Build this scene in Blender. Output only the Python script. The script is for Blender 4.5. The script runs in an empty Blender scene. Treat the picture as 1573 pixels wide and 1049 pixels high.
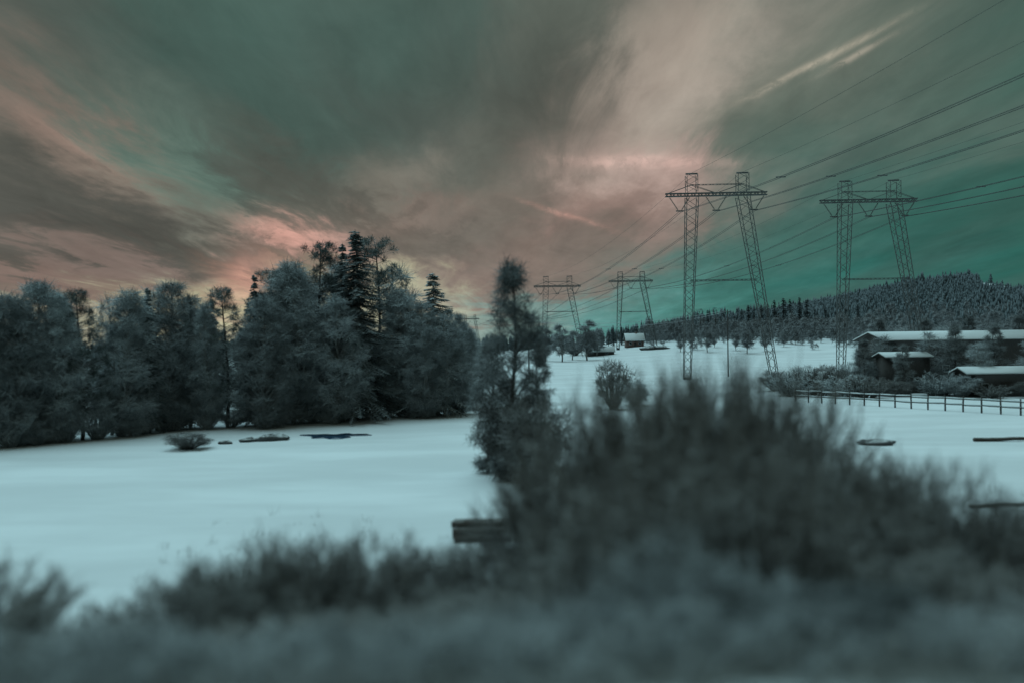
import bpy, math, random
import numpy as np
from mathutils import Matrix, Vector

C = bpy.context.scene
COL = C.collection
R = math.radians
rng = np.random.default_rng(7)
random.seed(7)

# ------------------------------------------------------------------ camera
CAM_H = 8.0
FPX = 1573 * 28.0 / 36.0
ROLL = R(-0.8)
cam_d = bpy.data.cameras.new('camera')
cam_d.lens = 28.0
cam_d.sensor_width = 36.0
cam_d.clip_start = 0.1
cam_d.clip_end = 12000.0
cam = bpy.data.objects.new('camera', cam_d)
COL.objects.link(cam)
CROT = (Matrix.Rotation(R(90), 3, 'X') @ Matrix.Rotation(ROLL, 3, 'Z'))
cam.matrix_world = Matrix.Translation((0, 0, CAM_H)) @ CROT.to_4x4()
cam_d.dof.use_dof = True
cam_d.dof.focus_distance = 170.0
cam_d.dof.aperture_fstop = 0.14
C.camera = cam
C.view_settings.view_transform = 'Standard'
C.view_settings.look = 'None'
C.view_settings.exposure = 0.0
C.view_settings.gamma = 1.0
C.view_settings.use_curve_mapping = False


def ray(px, py):
    d = CROT @ Vector(((px - 786.5) / FPX, (524.5 - py) / FPX, -1.0))
    return d / d.y


def at(px, py, Y):
    d = ray(px, py)
    return Vector((d.x * Y, Y, CAM_H + d.z * Y))


def X_at(px, Y):
    return ray(px, 524).x * Y


def lin(c):
    return tuple(((v / 255) / 12.92 if v / 255 <= 0.04045 else ((v / 255 + 0.055) / 1.055) ** 2.4) for v in c)


# ------------------------------------------------------------------ sky (world)
W = bpy.data.worlds.new('World')
C.world = W
W.use_nodes = True
wt = W.node_tree
wt.nodes.clear()


class NB:
    """tiny node building helper"""
    def __init__(s, t):
        s.t = t

    def n(s, kind, **kw):
        nd = s.t.nodes.new(kind)
        for k, v in kw.items():
            setattr(nd, k, v)
        return nd

    def put(s, sock, v):
        if hasattr(v, 'is_output'):
            s.t.links.new(v, sock)
        else:
            sock.default_value = v

    def m(s, op, a, b=0.0, c=0.0, clamp=False):
        nd = s.n('ShaderNodeMath', operation=op, use_clamp=clamp)
        s.put(nd.inputs[0], a)
        s.put(nd.inputs[1], b)
        s.put(nd.inputs[2], c)
        return nd.outputs[0]

    def v(s, op, a, b=None, scale=None):
        nd = s.n('ShaderNodeVectorMath', operation=op)
        s.put(nd.inputs[0], a)
        if b is not None:
            s.put(nd.inputs[1], b)
        if scale is not None:
            s.put(nd.inputs['Scale'], scale)
        return nd.outputs['Value'] if op in ('LENGTH', 'DOT_PRODUCT', 'DISTANCE') else nd.outputs[0]

    def comb(s, x, y, z=0.0):
        nd = s.n('ShaderNodeCombineXYZ')
        s.put(nd.inputs[0], x)
        s.put(nd.inputs[1], y)
        s.put(nd.inputs[2], z)
        return nd.outputs[0]

    def noise(s, vec, scale, detail=4.0, rough=0.5, dist=0.0):
        nd = s.n('ShaderNodeTexNoise')
        if vec is not None:
            s.put(nd.inputs['Vector'], vec)
        nd.inputs['Scale'].default_value = scale
        nd.inputs['Detail'].default_value = detail
        nd.inputs['Roughness'].default_value = rough
        nd.inputs['Distortion'].default_value = dist
        return nd.outputs[0]

    def rng(s, v, a, b, c=0.0, d=1.0, smooth=True):
        nd = s.n('ShaderNodeMapRange', interpolation_type='SMOOTHSTEP' if smooth else 'LINEAR')
        s.put(nd.inputs[0], v)
        for i, x in enumerate((a, b, c, d)):
            s.put(nd.inputs[1 + i], x)
        return nd.outputs[0]

    def mix(s, f, a, b):
        nd = s.n('ShaderNodeMix', data_type='RGBA')
        s.put(nd.inputs[0], f)
        for sock, v in ((nd.inputs[6], a), (nd.inputs[7], b)):
            s.put(sock, v if hasattr(v, 'is_output') else (*v[:3], 1.0))
        return nd.outputs[2]


nb = NB(wt)
tc = nb.n('ShaderNodeTexCoord')
D = nb.v('NORMALIZE', tc.outputs['Generated'])
sp = nb.n('ShaderNodeSeparateXYZ')
wt.links.new(D, sp.inputs[0])
dx, dy, dz = sp.outputs
dzc = nb.m('ADD', nb.m('MAXIMUM', dz, 0.0), 0.10)
cx = nb.m('DIVIDE', dx, dzc)
cy = nb.m('DIVIDE', dy, dzc)
# cloud sheet coordinates: long bands that run away from the viewer
band = nb.comb(nb.m('MULTIPLY', cx, 1.0), nb.m('MULTIPLY', cy, 0.22), 0.0)
n_big = nb.noise(band, 1.15, 5.0, 0.55, 0.35)
n_fine = nb.noise(band, 4.2, 6.0, 0.6, 0.2)
n_soft = nb.noise(nb.comb(cx, nb.m('MULTIPLY', cy, 0.5), 3.7), 2.3, 5.0, 0.6, 0.5)
az = nb.m('ARCTAN2', dx, dy)
el = nb.m('ARCSINE', dz)
n_rag = nb.noise(nb.comb(cx, nb.m('MULTIPLY', cy, 0.3), 5.3), 3.1, 9.0, 0.66, 0.6)
wz = nb.m('ADD', az, nb.m('ADD', nb.m('MULTIPLY', nb.m('SUBTRACT', n_big, 0.5), 0.20), nb.m('MULTIPLY', nb.m('SUBTRACT', n_rag, 0.5), 0.24)))
we = nb.m('ADD', el, nb.m('ADD', nb.m('MULTIPLY', nb.m('SUBTRACT', n_soft, 0.5), 0.10), nb.m('MULTIPLY', nb.m('SUBTRACT', n_rag, 0.5), 0.12)))
AE = nb.comb(wz, we, 0.0)
AE0 = nb.comb(nb.m('ADD', az, nb.m('MULTIPLY', nb.m('SUBTRACT', n_fine, 0.5), 0.012)),
              nb.m('ADD', el, nb.m('MULTIPLY', nb.m('SUBTRACT', n_soft, 0.5), 0.02)), 0.0)


def azel(px, py):
    d = ray(px, py).normalized()
    return math.atan2(d.x, d.y), math.asin(d.z)


def gauss(src, px, py, sx, sy, rot):
    a, e = azel(px, py)
    mp = nb.n('ShaderNodeMapping', vector_type='TEXTURE')
    wt.links.new(src, mp.inputs['Vector'])
    mp.inputs['Location'].default_value = (a, e, 0)
    mp.inputs['Rotation'].default_value = (0, 0, R(rot))
    mp.inputs['Scale'].default_value = (sx / FPX, sy / FPX, 1)
    ln = nb.v('LENGTH', mp.outputs[0])
    return nb.m('EXPONENT', nb.m('MULTIPLY', nb.m('MULTIPLY', ln, ln), -1.0))


# the cloud masses of this sky: direction (given as a pixel of the photograph), colour, spread, slope
SKY = [
    (0, 0, (80, 88, 82), 170, 110, 0), (330, 30, (69, 93, 86), 170, 110, -20), (600, 110, (67, 87, 80), 190, 110, -20),
    (560, 20, (70, 98, 91), 160, 70, 0), (130, 215, (152, 124, 112), 170, 36, -30), (20, 130, (112, 106, 97), 120, 60, -20),
    (90, 305, (74, 75, 70), 230, 42, -20), (300, 350, (80, 78, 72), 180, 34, -22), (50, 395, (132, 110, 101), 160, 22, -10), (120, 365, (92, 86, 79), 160, 18, -14),
    (250, 235, (84, 112, 102), 130, 60, -35), (310, 300, (100, 124, 112), 90, 36, -35), (470, 285, (80, 86, 79), 150, 36, -28),
    (450, 365, (200, 154, 140), 75, 26, -15), (380, 440, (190, 142, 126), 45, 36, 0), (600, 345, (138, 118, 107), 110, 30, 5), (560, 320, (84, 82, 75), 150, 14, -24),
    (640, 245, (134, 126, 114), 110, 34, 25), (760, 300, (120, 112, 102), 110, 70, 30), (820, 150, (74, 77, 71), 80, 110, 75), (640, 190, (74, 84, 78), 130, 30, -20),
    (830, 20, (96, 101, 92), 110, 70, 40), (700, 200, (84, 92, 85), 110, 60, 20), (1010, 60, (162, 148, 135), 110, 70, 50),
    (1065, 135, (184, 171, 157), 130, 55, 35), (930, 210, (148, 132, 121), 90, 60, 50), (1000, 258, (194, 164, 154), 110, 32, -5),
    (970, 320, (146, 120, 111), 110, 45, 0), (930, 385, (120, 112, 103), 90, 40, 20), (830, 400, (126, 112, 103), 100, 45, 20), (720, 430, (140, 122, 113), 90, 40, 0), (700, 360, (104, 102, 94), 90, 32, 10),
    (1200, 60, (120, 122, 111), 110, 60, 25), (1330, 60, (104, 114, 103), 130, 50, 25), (1250, 170, (98, 108, 98), 140, 50, 25),
    (1480, 20, (70, 94, 86), 120, 60, 20), (1440, 150, (84, 102, 93), 130, 45, 25), (1540, 190, (88, 106, 97), 90, 28, 20),
    (1200, 260, (76, 104, 96), 120, 50, 25), (1540, 290, (40, 88, 79), 130, 60, 20), (1480, 390, (40, 94, 86), 150, 60, 0),
    (1300, 340, (56, 102, 94), 150, 70, 20), (1150, 420, (64, 112, 104), 130, 60, 10), (1030, 460, (74, 136, 129), 90, 45, 0),
    (1300, 430, (50, 108, 101), 150, 40, 0), (920, 490, (90, 146, 142), 100, 28, 0), (730, 500, (128, 158, 152), 90, 24, 0),
    (60, 485, (176, 172, 146), 130, 30, 0), (280, 485, (188, 184, 150), 130, 30, 0), (450, 475, (186, 184, 148), 110, 40, 0),
    (600, 470, (186, 184, 152), 90, 40, 0), (150, 435, (124, 106, 98), 120, 24, -5),
    (-250, 200, (96, 98, 90), 260, 160, 0), (1850, 250, (52, 98, 88), 260, 180, 0), (780, -350, (76, 96, 88), 700, 260, 0),
]
num, den = None, None
for px, py, col, sx, sy, rot in SKY:
    w = gauss(AE, px, py, sx, sy, rot)
    c = nb.v('SCALE', lin(col), scale=w)
    num = c if num is None else nb.v('ADD', num, c)
    den = w if den is None else nb.m('ADD', den, w)
EPS = 0.004
num = nb.v('ADD', num, tuple(v * EPS for v in lin((88, 98, 90))))
den = nb.m('ADD', den, EPS)
skyc = nb.v('DIVIDE', num, nb.comb(den, den, den))
# fine fibres of the cloud sheet
n_mot = nb.noise(nb.comb(cx, nb.m('MULTIPLY', cy, 0.42), 8.1), 5.5, 7.0, 0.62, 0.9)
fib = nb.m('ADD', nb.m('MULTIPLY', n_fine, 0.55), nb.m('MULTIPLY', n_soft, 0.50))
fib = nb.m('ADD', fib, nb.m('MULTIPLY', n_mot, 0.42))
fib = nb.m('ADD', fib, 0.285)
grey = nb.v('DOT_PRODUCT', skyc, (0.3, 0.55, 0.15))
skyc = nb.mix(nb.rng(n_big, 0.35, 0.65, 0.22, 0.0), skyc, nb.comb(grey, grey, nb.m('MULTIPLY', grey, 0.92)))
skyc = nb.v('SCALE', skyc, scale=fib)
n_puf = nb.noise(AE, 34.0, 6.0, 0.65, 0.4)
for px, py, col, sx, sy, rot, k in [
    (1000, 250, (190, 150, 140), 110, 9, -4, 0.45), (1245, 104, (190, 170, 150), 105, 5, 21, 0.42),
    (1315, 86, (185, 165, 148), 50, 4, 22, 0.34), (872, 334, (190, 132, 118), 62, 4, -19, 0.42),
    (455, 372, (205, 142, 128), 62, 20, -18, 0.42), (378, 432, (205, 140, 124), 26, 36, 0, 0.3), (120, 225, (150, 110, 98), 120, 12, -30, 0.15),
]:
    w = nb.m('MULTIPLY', gauss(AE0, px, py, sx, sy, rot), nb.m('MULTIPLY', nb.m('MULTIPLY', nb.rng(n_soft, 0.3, 0.62, 0.5, 1.2), nb.rng(n_puf, 0.35, 0.62, 0.35, 1.35)), k))
    skyc = nb.v('ADD', skyc, nb.v('SCALE', lin(col), scale=w))
bg = nb.n('ShaderNodeBackground')
wt.links.new(skyc, bg.inputs['Color'])
bg.inputs['Strength'].default_value = 1.0
wo = nb.n('ShaderNodeOutputWorld')
wt.links.new(bg.outputs[0], wo.inputs['Surface'])

# ------------------------------------------------------------------ sun behind the cloud sheet
sun_d = bpy.data.lights.new('sun', 'SUN')
sun_d.energy = 1.85
sun_d.angle = R(70)
sun_d.color = (0.62, 0.97, 1.06)
sun = bpy.data.objects.new('sun', sun_d)
COL.objects.link(sun)
s_az, s_el = R(-50), R(66)
to_sun = Vector((math.sin(s_az) * math.cos(s_el), math.cos(s_az) * math.cos(s_el), math.sin(s_el)))
sun.rotation_euler = to_sun.to_track_quat('Z', 'Y').to_euler()


# ------------------------------------------------------------------ materials
def new_mat(name):
    m = bpy.data.materials.new(name)
    m.use_nodes = True
    t = m.node_tree
    b = t.nodes['Principled BSDF']
    return m, NB(t), b


def obj_co(n):
    return n.n('ShaderNodeTexCoord').outputs['Object']


def normal_z(n):
    g = n.n('ShaderNodeNewGeometry')
    s = n.n('ShaderNodeSeparateXYZ')
    n.t.links.new(g.outputs['Normal'], s.inputs[0])
    return s.outputs[2]


def world_pos(n):
    return n.n('ShaderNodeNewGeometry').outputs['Position']


def mat_snow(name, col=(0.78, 0.86, 0.88), bump=0.25):
    m, n, b = new_mat(name)
    p = world_pos(n)
    v = n.noise(n.v('MULTIPLY', p, (0.05, 0.16, 0.1)), 1.0, 6.0, 0.6)
    c = n.mix(n.rng(v, 0.35, 0.7), tuple(x * 0.84 for x in col), col)
    n.put(b.inputs['Base Color'], c)
    b.inputs['Roughness'].default_value = 0.75
    b.inputs['Specular IOR Level'].default_value = 0.25
    bp = n.n('ShaderNodeBump')
    bp.inputs['Strength'].default_value = bump
    bp.inputs['Distance'].default_value = 0.12
    h = n.noise(n.v('MULTIPLY', p, (0.35, 1.0, 1.0)), 1.0, 9.0, 0.68)
    n.put(bp.inputs['Height'], h)
    n.put(b.inputs['Normal'], bp.outputs[0])
    return m


def mat_frost(name, dark, frost=(0.55, 0.62, 0.64), lo=0.1, hi=0.95, amount=0.8, var=0.35, nscale=0.8):
    """plant material: bark or needle colour, rime lying on the upward faces"""
    m, n, b = new_mat(name)
    p = world_pos(n)
    nz = normal_z(n)
    v = n.noise(p, nscale, 4.0, 0.6)
    oi = n.n('ShaderNodeObjectInfo')
    f = n.m('MULTIPLY', n.rng(nz, lo, hi), n.rng(v, 0.3, 0.7, amount * (1 - var), amount))
    f = n.m('MULTIPLY', f, n.rng(oi.outputs['Random'], 0.0, 1.0, 0.55, 1.3, False))
    dk = n.mix(oi.outputs['Random'], tuple(x * 0.75 for x in dark), tuple(x * 1.3 for x in dark))
    c = n.mix(f, dk, frost)
    n.put(b.inputs['Base Color'], c)
    b.inputs['Roughness'].default_value = 0.85
    b.inputs['Specular IOR Level'].default_value = 0.2
    return m


def mat_plain(name, a, bcol, scale=6.0, rough=0.7, metal=0.0, stretch=(1, 1, 1), bump=0.2, snow=0.0):
    m, n, b = new_mat(name)
    p = n.v('MULTIPLY', obj_co(n), stretch)
    v = n.noise(p, scale, 6.0, 0.65)
    c = n.mix(n.rng(v, 0.3, 0.7), a, bcol)
    if snow > 0:
        nz = normal_z(n)
        w = n.noise(world_pos(n), 1.5, 3.0, 0.6)
        c = n.mix(n.m('MULTIPLY', n.rng(nz, 0.45, 0.8), n.rng(w, 0.35, 0.6, 0.0, snow)), c, (0.75, 0.83, 0.85))
    n.put(b.inputs['Base Color'], c)
    b.inputs['Roughness'].default_value = rough
    b.inputs['Metallic'].default_value = metal
    if bump:
        bp = n.n('ShaderNodeBump')
        bp.inputs['Strength'].default_value = bump
        bp.inputs['Distance'].default_value = 0.03
        n.put(bp.inputs['Height'], v)
        n.put(b.inputs['Normal'], bp.outputs[0])
    return m


M_SNOW = mat_snow('snow', (0.80, 0.88, 0.91), 0.5)
M_ROOFSNOW = mat_snow('roof snow', bump=0.1)
M_BARK = mat_plain('bark', (0.035, 0.033, 0.03), (0.085, 0.08, 0.075), 5.0, 0.9, stretch=(1, 1, 0.2), snow=0.5)
M_BIRCHBARK = mat_plain('birch bark', (0.10, 0.10, 0.095), (0.30, 0.30, 0.29), 3.0, 0.9, stretch=(1, 1, 0.5))
M_BIRCH = mat_frost('rimed birch twigs', (0.15, 0.17, 0.175), frost=(0.66, 0.75, 0.78), lo=-0.35, hi=0.85, amount=0.85)
M_DUSKY = mat_frost('dusky rimed twigs', (0.095, 0.105, 0.105), frost=(0.55, 0.62, 0.64), lo=-0.1, hi=0.95, amount=0.5)
M_SPRUCE = mat_frost('spruce needles', (0.024, 0.040, 0.038), frost=(0.62, 0.7, 0.73), lo=0.2, hi=0.95, amount=0.72)
M_PINE = mat_frost('pine needles', (0.055, 0.075, 0.068), lo=0.0, hi=1.0, amount=0.6)
M_WILLOW = mat_frost('leafless willow twigs', (0.17, 0.165, 0.152), frost=(0.6, 0.67, 0.68), lo=-0.1, amount=0.5)
M_WILLOWD = mat_frost('dark willow twigs', (0.10, 0.10, 0.094), frost=(0.5, 0.56, 0.58), amount=0.4)
M_RIMED = mat_frost('rimed undergrowth', (0.17, 0.18, 0.18), frost=(0.6, 0.69, 0.72), lo=-0.4, hi=0.8, amount=0.7)
M_GRASS = mat_frost('frosted dead grass', (0.22, 0.22, 0.20), frost=(0.55, 0.62, 0.63), lo=-0.2, hi=0.8, amount=0.6)
M_HILL = mat_frost('far spruces', (0.028, 0.041, 0.045), frost=(0.36, 0.44, 0.48), lo=0.3, hi=1.0, amount=0.26, nscale=0.02)
M_HILLB = mat_frost('far rimed birches', (0.17, 0.185, 0.195), lo=-0.2, amount=0.55, nscale=0.02)
M_STEEL = mat_plain('weathered galvanised steel', (0.08, 0.085, 0.085), (0.13, 0.14, 0.14), 2.0, 0.6, 0.4, bump=0.0)
M_WIRE = mat_plain('conductor', (0.03, 0.033, 0.033), (0.05, 0.055, 0.055), 1.0, 0.6, 0.3, bump=0.0)
M_WIREF = mat_plain('rimed cable', (0.35, 0.40, 0.42), (0.5, 0.56, 0.58), 2.0, 0.8, bump=0.0)
M_GLASSI = mat_plain('insulator glass', (0.06, 0.075, 0.07), (0.09, 0.11, 0.10), 2.0, 0.2, bump=0.0)
M_TIMBER = mat_plain('weathered dark timber', (0.022, 0.022, 0.021), (0.06, 0.056, 0.052), 4.0, 0.85, stretch=(4, 4, 0.3))
M_LOG = mat_plain('dark log bark', (0.025, 0.02, 0.016), (0.075, 0.06, 0.048), 5.0, 0.9, stretch=(0.4, 3, 3), snow=0.25)
M_CUT = mat_plain('sawn log end', (0.16, 0.12, 0.085), (0.22, 0.17, 0.12), 9.0, 0.85)
M_PAINT = mat_plain('faded board paint', (0.10, 0.06, 0.05), (0.15, 0.10, 0.085), 3.0, 0.8)
M_WINDOW = mat_plain('window glass', (0.02, 0.03, 0.032), (0.035, 0.045, 0.048), 2.0, 0.1, bump=0.0)
M_ROCK = mat_plain('dark rock', (0.03, 0.034, 0.035), (0.075, 0.08, 0.08), 3.0, 0.85, snow=0.7)
M_ICE = mat_plain('wet ice', (0.015, 0.04, 0.075), (0.03, 0.07, 0.12), 0.8, 0.12, stretch=(0.4, 1, 1), bump=0.1)


def mat_bank():
    m, n, b = new_mat('embankment snow and dead grass')
    p = world_pos(n)
    v = n.noise(n.v('MULTIPLY', p, (0.16, 1.5, 0.5)), 1.0, 7.0, 0.65)
    f = n.noise(n.v('MULTIPLY', p, (0.4, 1.0, 1.0)), 7.0, 5.0, 0.7)
    mask = n.rng(n.m('ADD', n.m('MULTIPLY', v, 0.75), n.m('MULTIPLY', f, 0.35)), 0.44, 0.66)
    c = n.mix(mask, (0.085, 0.085, 0.075), (0.62, 0.70, 0.72))
    n.put(b.inputs['Base Color'], c)
    b.inputs['Roughness'].default_value = 0.9
    bp = n.n('ShaderNodeBump')
    bp.inputs['Strength'].default_value = 0.6
    bp.inputs['Distance'].default_value = 0.08
    n.put(bp.inputs['Height'], f)
    n.put(b.inputs['Normal'], bp.outputs[0])
    return m


M_BANK = mat_bank()


# ------------------------------------------------------------------ mesh helpers
class MB:
    """collects vertices and quads (tris are quads with a repeated index)"""
    def __init__(s):
        s.V, s.Q, s.T, s.n = [], [], [], 0

    def add(s, v, q=None, t=None):
        v = np.asarray(v, dtype=np.float64).reshape(-1, 3)
        if q is not None and len(q):
            s.Q.append(np.asarray(q, dtype=np.int64) + s.n)
        if t is not None and len(t):
            s.T.append(np.asarray(t, dtype=np.int64) + s.n)
        s.V.append(v)
        s.n += len(v)
        return s

    def merge(s, o, mat=None):
        V = np.concatenate(o.V)
        if mat is not None:
            A = np.array(mat)
            V = V @ A[:3, :3].T + A[:3, 3]
        Q = np.concatenate(o.Q) if o.Q else None
        T = np.concatenate(o.T) if o.T else None
        return s.add(V, Q, T)

    def mesh(s, name, mat, smooth=False):
        V = np.concatenate(s.V)
        Q = np.concatenate(s.Q) if s.Q else np.zeros((0, 4), int)
        T = np.concatenate(s.T) if s.T else np.zeros((0, 3), int)
        me = bpy.data.meshes.new(name)
        me.vertices.add(len(V))
        me.vertices.foreach_set('co', V.ravel())
        nl = Q.size + T.size
        me.loops.add(nl)
        me.loops.foreach_set('vertex_index', np.concatenate([Q.ravel(), T.ravel()]).astype(np.int32))
        me.polygons.add(len(Q) + len(T))
        st = np.concatenate([np.arange(len(Q)) * 4, Q.size + np.arange(len(T)) * 3]).astype(np.int32)
        me.polygons.foreach_set('loop_start', st)
        if smooth:
            me.polygons.foreach_set('use_smooth', np.ones(len(Q) + len(T), dtype=bool))
        me.update(calc_edges=True)
        me.materials.append(mat)
        return me


def link(name, me, parent=None, loc=None):
    o = bpy.data.objects.new(name, me)
    COL.objects.link(o)
    if parent is not None:
        o.parent = parent
    if loc is not None:
        o.location = loc
    return o


def thing(name, label, cat, loc=(0, 0, 0), rz=0.0, group=None, scale=None):
    o = bpy.data.objects.new(name, None)
    COL.objects.link(o)
    o.location = loc
    o.rotation_euler = (0, 0, rz)
    if scale is not None:
        o.scale = scale
    return tag(o, label, cat, group)


def tag(o, label, cat, group=None):
    o['label'] = label
    o['category'] = cat
    if group:
        o['group'] = group
    return o


def kind(o, k, label=None):
    o['kind'] = k
    if label:
        o['label'] = label
    return o


def prisms(p0, p1, r0, r1, n=3, mb=None):
    """many thin tapered n-sided rods at once"""
    p0 = np.asarray(p0, float).reshape(-1, 3)
    p1 = np.asarray(p1, float).reshape(-1, 3)
    N = len(p0)
    r0 = np.broadcast_to(np.asarray(r0, float), (N,))
    r1 = np.broadcast_to(np.asarray(r1, float), (N,))
    d = p1 - p0
    d = d / np.maximum(np.linalg.norm(d, axis=1, keepdims=True), 1e-9)
    up = np.where(np.abs(d[:, 2:3]) > 0.9, np.array([[1.0, 0, 0]]), np.array([[0, 0, 1.0]]))
    a = np.cross(d, up)
    a /= np.linalg.norm(a, axis=1, keepdims=True)
    b = np.cross(a, d)
    V = np.zeros((N, 2 * n, 3))
    for k in range(n):
        t = 2 * math.pi * k / n + (math.pi / 4 if n == 4 else math.pi / 2)
        o = a * math.cos(t) + b * math.sin(t)
        V[:, k] = p0 + o * r0[:, None]
        V[:, n + k] = p1 + o * r1[:, None]
    base = (np.arange(N) * 2 * n)[:, None]
    Q = np.concatenate([base + np.array([[k, n + k, n + (k + 1) % n, (k + 1) % n]]) for k in range(n)])
    Q = Q[:, ::-1]
    mb = mb or MB()
    return mb.add(V, Q)


def tube(pts, rad, n=8, mb=None, caps=True):
    pts = np.asarray(pts, float)
    rad = np.broadcast_to(np.asarray(rad, float), (len(pts),))
    mb = mb or MB()
    tan = np.gradient(pts, axis=0)
    tan /= np.linalg.norm(tan, axis=1, keepdims=True)
    up = np.array([0, 0, 1.0]) if abs(tan[0][2]) < 0.9 else np.array([1.0, 0, 0])
    rows = []
    for p, t, r in zip(pts, tan, rad):
        a = np.cross(t, up)
        a /= np.linalg.norm(a)
        b = np.cross(a, t)
        ang = np.arange(n) * 2 * math.pi / n
        rows.append(p + r * (np.cos(ang)[:, None] * a + np.sin(ang)[:, None] * b))
    V = np.concatenate(rows)
    Q = [[i * n + (k + 1) % n, (i + 1) * n + (k + 1) % n, (i + 1) * n + k, i * n + k]
         for i in range(len(pts) - 1) for k in range(n)]
    T = []
    if caps:
        V = np.concatenate([V, pts[:1], pts[-1:]])
        c0, c1, L = len(V) - 2, len(V) - 1, (len(pts) - 1) * n
        T = [[c0, (k + 1) % n, k] for k in range(n)] + [[c1, L + k, L + (k + 1) % n] for k in range(n)]
    return mb.add(V, Q, T)


def box(x0, x1, y0, y1, z0, z1, mb=None):
    mb = mb or MB()
    V = [(x, y, z) for z in (z0, z1) for y in (y0, y1) for x in (x0, x1)]
    Q = [(0, 2, 3, 1), (4, 5, 7, 6), (0, 1, 5, 4), (2, 6, 7, 3), (0, 4, 6, 2), (1, 3, 7, 5)]
    return mb.add(V, Q)


def unit(v):
    return v / np.maximum(np.linalg.norm(v, axis=-1, keepdims=True), 1e-9)


# ------------------------------------------------------------------ ground
def sstep(t):
    t = np.clip(t, 0, 1)
    return t * t * (3 - 2 * t)


def vnoise(x, y, s, seed):
    x = np.asarray(x, float) / s
    y = np.asarray(y, float) / s
    out = 0
    for k, (fx, fy, ph) in enumerate([(1.0, 0.7, 0.3), (-0.6, 1.1, 2.1), (1.7, -1.3, 4.0), (2.6, 2.2, 1.2), (-3.1, 2.7, 5.2)]):
        out = out + np.sin(x * fx + y * fy + ph + seed * 1.7) / (1 + 0.6 * k)
    return out / 2.5


PXT = np.array([-4000, 0, 700, 880, 960, 1000, 1065, 1130, 1200, 1260, 1340, 1400, 1480, 1515, 1573, 1800, 2300, 3500])
ELV = np.array([-6.5, -6, -6, -4, 4, 8, 22, 26, 35, 43, 56, 63, 69, 66, 55, 38, 22, -5])      # ridge ground in photo pixels above eye level
SLO = np.array([0.0, 0, 0, 0.25, 0.7, 0.85, 1, 1, 1, 1, 1, 1, 1, 1, 1, 1, 0.6, 0.0])


def ground_z(x, y):
    x = np.asarray(x, float)
    y = np.asarray(y, float)
    r = np.hypot(x, y)
    px = 786.5 + FPX * np.tan(np.clip(np.arctan2(x, np.maximum(y, 1e-6)), -1.2, 1.2))
    px = np.where(y > 0, px, -4000)
    front = np.where(y > 0, 1.0, 0.0)
    ridge = 8.0 + np.interp(px, PXT, ELV) / FPX * 1000
    slope = 9.0 * np.interp(px, PXT, SLO)
    z = slope * sstep((r - 270) / 170) + (ridge - slope) * sstep((r - 430) / 560)
    z = z * front
    z = z * (1 - 0.5 * sstep((r - 1050) / 1500))
    z = z + 0.16 * vnoise(x, y, 9, 1) * sstep((r - 8) / 20) + 0.5 * vnoise(x, y, 60, 2) * sstep((r - 90) / 160)
    # low drifted rise along the edge of the wood
    return z


ANG = 288
rad_ = np.concatenate([[0.0], np.geomspace(2.0, 6000, 190)])
th = np.arange(ANG) * 2 * math.pi / ANG
gx = (rad_[:, None] * np.sin(th)[None, :])
gy = (rad_[:, None] * np.cos(th)[None, :])
gz = ground_z(gx, gy)
gz = np.where(np.abs(gy) < 26, gz - 0.12, gz)
mb = MB()
Q = []
for i in range(len(rad_) - 1):
    a = np.arange(ANG)
    b_ = (a + 1) % ANG
    Q.append(np.stack([i * ANG + a, (i + 1) * ANG + a, (i + 1) * ANG + b_, i * ANG + b_], 1)[:, ::-1])
mb.add(np.stack([gx, gy, gz], -1), np.concatenate(Q))
kind(link('ground', mb.mesh('ground', M_SNOW, True)), 'structure', 'snow covered fields rising to the far hill')


def bank_z(x, y):
    x = np.asarray(x, float)
    y = np.asarray(y, float)
    toe = 23 + 1.5 * np.sin(x * 0.13) + 0.8 * np.sin(x * 0.37 + 1)
    t = np.clip((y - 4.5) / (toe - 4.5), 0, 1)
    z = 5.5 * (1 - (0.35 * sstep(t) + 0.65 * t))
    z = z + 0.10 * vnoise(x, y, 1.6, 5) * np.clip((1 - t) * 4, 0, 1)
    return np.where(y > 4.5, z - 0.1 * (t > 0.98), 5.5 + 0.04 * vnoise(x, y, 1.6, 5))


ys = np.concatenate([np.linspace(-9, 4, 10), np.linspace(4.5, 27, 70)])
xs = np.linspace(-70, 70, 260)
BX, BY = np.meshgrid(xs, ys)
BZ = bank_z(BX, BY)
BZ[0, :] = -0.5
BZ[1, :] = np.minimum(BZ[1, :], 5.3)
# below the toe the sheet dives under the field
tail = BY > (23 + 1.5 * np.sin(BX * 0.13) + 0.8 * np.sin(BX * 0.37 + 1))
BZ = np.where(tail, -0.5, BZ)
nx, ny = len(xs), len(ys)
I = (np.arange(ny - 1)[:, None] * nx + np.arange(nx - 1)[None, :]).ravel()
mb = MB().add(np.stack([BX, BY, BZ], -1), np.stack([I, I + 1, I + nx + 1, I + nx], 1))
kind(link('embankment', mb.mesh('embankment', M_BANK, True)), 'structure', 'railway bank of patchy snow and dead grass')


def surf_z(x, y):
    return float(max(bank_z(x, y), 0.0)) if -9 < y < 24 else float(ground_z(x, y))


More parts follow.
